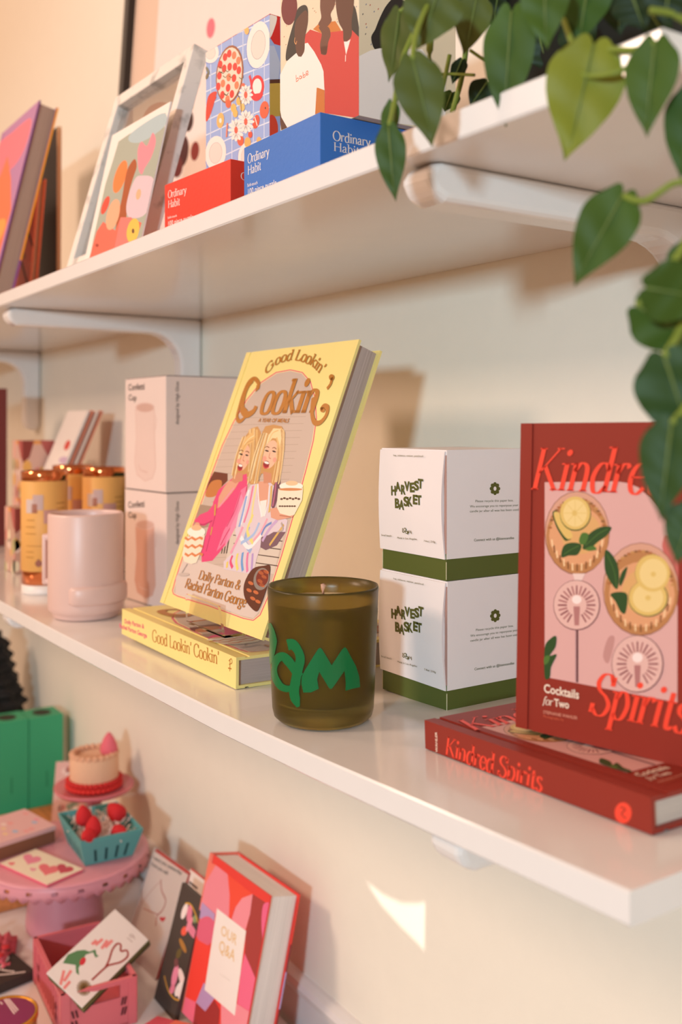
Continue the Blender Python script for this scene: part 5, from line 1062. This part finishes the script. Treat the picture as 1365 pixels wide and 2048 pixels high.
# cards in the crate
Fc = frame(Vector((0, 0, 0)), R(104.1), R(56.88), R(-71.84)); exx = Vector((Fc[0][0], Fc[1][0], Fc[2][0])); uzz = Vector((Fc[0][1], Fc[1][1], Fc[2][1])); nn = Vector((Fc[0][2], Fc[1][2], Fc[2][2]))
O = Vector((-1.2742, .3973, -.7031)) * .915; CWt, CHt = .0637 * .915, .136 * .915
for i, (cc_, th, lab) in enumerate([('F2E6E0', .0022, 'white card with a green bird and pink heart drawing, frontmost in the pink crate'), ('5C6A34', .0038, 'olive green envelope right behind the white card in the crate'), ('8A7C50', .0038, 'tan envelope between the olive and dark green ones in the crate'), ('2E4A2C', .0042, 'dark green envelope rearmost of the stack in the crate')]):
    off = -nn * (sum([.0024, .0040, .0040, .0044][:i])) ; m_ = mat4(O + off - nn * th + exx * .001 * i + uzz * (.002 * i), exx, uzz, nn); t = thing('card' if i == 0 else 'envelope', lab, 'card' if i == 0 else 'envelope', m_, 'cards and envelopes in the crate'); b = MB(); b.box(0, CWt, 0, CHt, 0, th, M(cc_, .6))
    if i == 0:
        A = face_art(b, m_, th, CWt, CHt).crop(0, 1820, 4.136); G_ = M('5E8A5C', .6)
        A.poly([(520, 440), (560, 370), (640, 335), (700, 330), (740, 345), (790, 325), (800, 370), (820, 380), (790, 395), (770, 350), (710, 370), (670, 450), (650, 480), (655, 540), (630, 520), (625, 455)], G_); A.ell(685, 425, 22, 36, M('D83A44', .6), .5)
        for p_ in ([(760, 285), (800, 250)], [(790, 290), (850, 240)], [(840, 320), (890, 250)], [(870, 310), (930, 250)], [(500, 620), (530, 500)], [(530, 590), (590, 500)], [(520, 660), (580, 590)]): A.line(p_, 24, M('F08C88', .6), False)
        HR = M('A83C34', .6); A.line([(870, 480), (900, 420), (930, 330), (970, 280), (1000, 290), (1000, 340), (1050, 335), (1055, 385), (1000, 430), (930, 450), (880, 470), (760, 580)], 16, HR)
        for i_ in range(18): a = i_ * .349; A.line([(695, 645), (695 + 62 * math.cos(a), 645 + 66 * math.sin(a))], 12, M('8A6A40', .6), False, up=0 if i_ else 1)
        A.sans('19', (1085, 280), (1130, 230), 40, M('C8B4AC', .6))
    b.build('card_face', t)
# sleeved white card and others against the wall
m_ = stand_pose(Vector((-1.3024, .511, TZ + .0006)), R(4.55), R(21.4), .004)
t = thing('greeting_card', 'white card with a bow drawing and red heart in a clear sleeve, against the wall', 'card', m_); b = MB(); b.box(0, .0934, 0, .1338, 0, .003, M('C83A38', .6)); b.box(0, .0934, 0, .1315, .003, .0038, M('F0E4DE', .35)); A = face_art(b, m_, .0038, .0934, .1338).crop(0, 1240, 3.1026)
INK = M('3A2E2C', .6); A.sans('I want you yesterday', (945, 1478), (1128, 1582), 20, INK, .02); A.sans('I love you still', (935, 1518), (1040, 1582), 20, INK, .02)
A.line([(1000, 1610), (1005, 1680), (1030, 1740), (1010, 1800), (975, 1840), (968, 1900)], 7, M('C08078', .6)); A.line([(890, 1790), (985, 1830)], 4, M('C08078', .6)); heart(A, 1010, 1856, 20, M('D8383E', .6), 0, 1); A.line([(880, 1760), (940, 1680), (1000, 1620)], 3, M('D0A8A0', .6))
b.build('card_face', t)
b = MB(); b.box(-.002, .0954, -.0, .1355, -.0004, .0046, glassm('clear_sleeve', 'FFFFFF', .05, 1.1)); b.build('clear_sleeve', t)
m_ = stand_pose(Vector((-1.215, .527, TZ + .0006)), R(2), R(19), .004); t = thing('greeting_card', 'plain white card with small red mark leaning between the sleeved and floral cards', 'card', m_); b = MB(); b.box(0, .05, 0, .136, 0, .003, M('C85048', .6)); b.box(0, .05, 0, .1345, .003, .0038, M('EBDCD4', .6)); A = face_art(b, m_, .0038); A.k = 1; A.raw([(.006, .122), (.03, .122), (.03, .119), (.006, .119)], M('4A3A38', .6)); b.build('card_face', t)
m_ = stand_pose(Vector((-1.1712, .5122, TZ + .0006)) + Vector((0, -.012, 0)), R(.25), R(16), .006)
t = thing('greeting_card', 'dark card with pink and white flowers leaning beside the pink and red book', 'card', m_); b = MB(); b.box(0, .060, 0, .1405, 0, .006, M('4A403A', .5)); A = face_art(b, m_, .006, .060, .1405).crop(300, 1680, 3.79)
for (x, y, rx, ry, c, r_) in [(262, 540, 20, 62, 'F0E0DC', .3), (300, 560, 20, 70, 'E0809A', .1), (320, 690, 26, 70, 'E0809A', -.5), (260, 690, 22, 36, 'F0604A', .3), (300, 640, 16, 60, 'E88CA0', .4), (250, 800, 16, 60, 'B07A3A', -.4), (190, 1030, 22, 90, 'E88CA8', .2), (240, 1040, 20, 70, 'F0D8D4', -.2), (220, 1130, 24, 60, 'F0E4E0', .4), (170, 1130, 18, 40, 'E0809A', .3), (240, 1180, 26, 40, 'F0E0DC', 0), (340, 600, 14, 30, '8A9A6A', 0), (220, 860, 18, 40, '6A5A34', .3), (200, 930, 16, 34, '7A4A4A', 0)]: A.ell(x, y, rx, ry, M(c, .6), r_)
A.line([(270, 480), (310, 490), (350, 570), (365, 640)], 7, M('E0A83C', .6)); A.line([(110, 1030), (140, 1140), (190, 1205), (250, 1215)], 7, M('D8A040', .6)); b.build('card_face', t)
# pink and red hardback
QW, QH, QT = .141, .1854, .042; qO = Vector((-1.1148, .5099, TZ)); qM = stand_pose(qO, R(2.2), R(12.8), QT); lo_ = min((qM @ Vector((0, 0, 0))).z, qO.z); qM = Matrix.Translation((0, 0, TZ + .0006 - lo_)) @ qM
bt, mb = book('journal_book', 'thick pink, red and maroon hardback with a white title label, leaning on the wall', QW, QH, QT, qM, 'E8423A', 'E87A6A', pages='EDE2DE', bd=.0022)
mb.box(.0, QW + .0002, QH, QH + .0002, 0, .0022, M('A83A38', .5)); mb.box(QW, QW + .0002, .06, .10, 0, .0022, M('B49AC8', .5)); mb.box(QW, QW + .0002, .0, .06, 0, .0022, M('8A2E30', .5)); mb.box(QW, QW + .0002, .10, .13, 0, .0022, M('8A3038', .5))
A = face_art(mb, qM, QT, QW, QH).crop(300, 1680, 3.79)
A.poly([(430, 150), (500, 190), (420, 330), (330, 900), (240, 1345), (300, 1400), (320, 1400)], M('F07A68', .5))
A.poly([(500, 190), (590, 260), (605, 420), (600, 580), (500, 560), (395, 470), (420, 330)], M('EC8A98', .5)); A.poly([(590, 260), (780, 410), (700, 450), (640, 520), (620, 590), (600, 580), (605, 420)], M('F0503C', .5))
A.poly([(780, 410), (760, 560), (720, 700), (620, 600), (650, 510), (700, 440)], M('F0929E', .5)); A.poly([(780, 410), (915, 500), (870, 800), (828, 1110), (720, 860), (730, 680), (760, 560)], M('A8403C', .5)); A.poly([(865, 485), (915, 505), (870, 790), (850, 700), (848, 580)], M('EC6890', .5), True)
A.poly([(395, 470), (495, 560), (485, 640), (370, 590)], M('B898C4', .5)); A.ell(425, 690, 75, 112, M('E06480', .5), .1); A.poly([(350, 720), (370, 760), (450, 805), (470, 900), (420, 1060), (350, 1230), (270, 1190)], M('F2463A', .5))
A.poly([(410, 1080), (490, 1200), (420, 1300), (350, 1230)], M('B898C4', .5)); A.poly([(720, 860), (828, 1110), (800, 1330), (665, 1240), (690, 1000)], M('F06E90', .5)); A.poly([(660, 1240), (800, 1330), (790, 1500), (540, 1400), (540, 1220)], M('F0929E', .5)); A.poly([(270, 1190), (350, 1230), (330, 1395), (240, 1340)], M('F0708C', .5)); A.poly([(350, 1230), (420, 1300), (490, 1210), (530, 1290), (515, 1500), (320, 1450)], M('A03634', .5))
A.poly([(510, 518), (730, 690), (645, 1332), (415, 1135)], M('F2E8E2', .5)); GD = M('E2BC84', .4); A.sans('OUR', (535, 712), (655, 800), 74, GD, .01); A.sans('Q&A', (520, 835), (640, 925), 84, GD, .01); A.sans('A JOURNAL', (530, 1020), (610, 1075), 12, M('D8CCC4', .5)); mb.build('cover', bt)
# low things at the bottom edge
m_ = upright(Vector((atZ(12, 2026, -.672).x, atZ(12, 2026, -.672).y, TZ + .0004))); t = thing('candle_tin', 'round tin with a purple lid and gold rim at the bottom left corner', 'tin', m_); b = MB(); GT = M('E0A03C', .25, metal=.85, name='gold_tin'); b.lathe([(.0001, 0), (.033, 0), (.034, .002), (.034, .040), (.0355, .041), (.0355, .0475), (.0345, .0485), (.0325, .048), (.0320, .0468), (.0001, .0468)], GT, 56); b.build('tin_body', t)
b = MB(); b.lathe([(.0001, .0473), (.0300, .0473), (.0318, .0470)], M('8A2858', .4), 48); A = Art(b, m_, (0, 0, .0473), (1, 0, 0), (0, 1, 0), (0, 0, 1)).crop(0, 1820, 4.136); A.k = 2
for p_ in ([(35, 740), (120, 860)], [(70, 735), (150, 830)], [(0, 760), (20, 780)], [(50, 735), (135, 845)]): A.line(p_, 9, M('E8C8C8', .5), False)
b.build('lid', t)
m_ = Matrix.Translation(atZ(2, 1925, TZ) + Vector((-.01, -.01, .001))) @ Matrix.Rotation(R(-20), 4, 'Z'); t = thing('gift_pouch', 'crumpled pink and red patterned pouch at the left edge beside the crate', 'pouch', m_); b = MB(); vs = []; fs = []; N_ = 16
for i in range(N_ + 1):
    for j in range(N_ + 1):
        x, y = (i / N_ - .5) * .10, (j / N_ - .5) * .06; e_ = min(i, N_ - i, j, N_ - j) / (N_ / 2); vs.append((x, y, .003 + .020 * e_ ** .5 + .004 * math.sin(i * 1.3 + j) + .003 * math.sin(j * 2.1)))
for i in range(N_):
    for j in range(N_): fs.append((i * (N_ + 1) + j, (i + 1) * (N_ + 1) + j, (i + 1) * (N_ + 1) + j + 1, i * (N_ + 1) + j + 1))
b.add(vs, fs, M('E06A78', .5), True); b.add([(v[0], v[1], .0) for v in vs], [f[::-1] for f in fs], M('E06A78', .5))
for i in range(10): P = Vector((random.uniform(-.04, .04), random.uniform(-.02, .02), .022)); b.ball(P, .006, M(random.choice(['C8343A', 'D84A44', '5A7A58']), .5), 10, (1, 1, .35))
b.build('pouch_body', t)
m_ = Matrix.Translation(atZ(2, 1965, TZ) + Vector((-.02, -.0, .001))) @ Matrix.Rotation(R(10), 4, 'Z'); t = thing('greeting_card', 'black card with white line drawing lying flat behind the purple tin', 'card', m_); b = MB(); b.box(-.05, .045, -.03, .03, 0, .012, M('3E3430', .5)); A = Art(b, m_, (0, 0, .012), (1, 0, 0), (0, 1, 0), (0, 0, 1)); A.k = 2
for p_ in ([(-.03, -.02), (0, .01), (.02, -.01), (.04, .02)], [(-.04, .01), (-.01, .02), (.01, 0), (.03, .01)]): A.ribbon(cat(p_, 6), .003, M('E0D0C8', .5))
b.build('card_face', t)
m_ = Matrix.Translation(atZ(372, 2046, -.70)) @ Matrix.Rotation(R(35), 4, 'Z') @ Matrix.Rotation(R(-12), 4, 'X'); m_.translation.z = TZ + .012; t = thing('greeting_card', 'coral and pink card lying at the bottom edge in front of the thick book', 'card', m_); b = MB(); b.box(-.045, .02, -.05, .01, 0, .003, M('D85A6C', .5)); b.box(-.02, .02, -.02, .01, .003, .0036, M('F0846A', .5)); b.build('card_face', t)
m_ = stand_pose(Vector((-.962, .548, TZ + .0006)), R(0), R(25), .004); t = thing('greeting_card', 'dark red card on the table beside the thick book, cut by the bottom edge', 'card', m_); b = MB(); b.box(0, .065, 0, .030, 0, .004, M('6A1E20', .5)); b.box(0, .065, .0300, .0310, 0, .0042, M('D8A890', .5)); b.build('card_face', t)
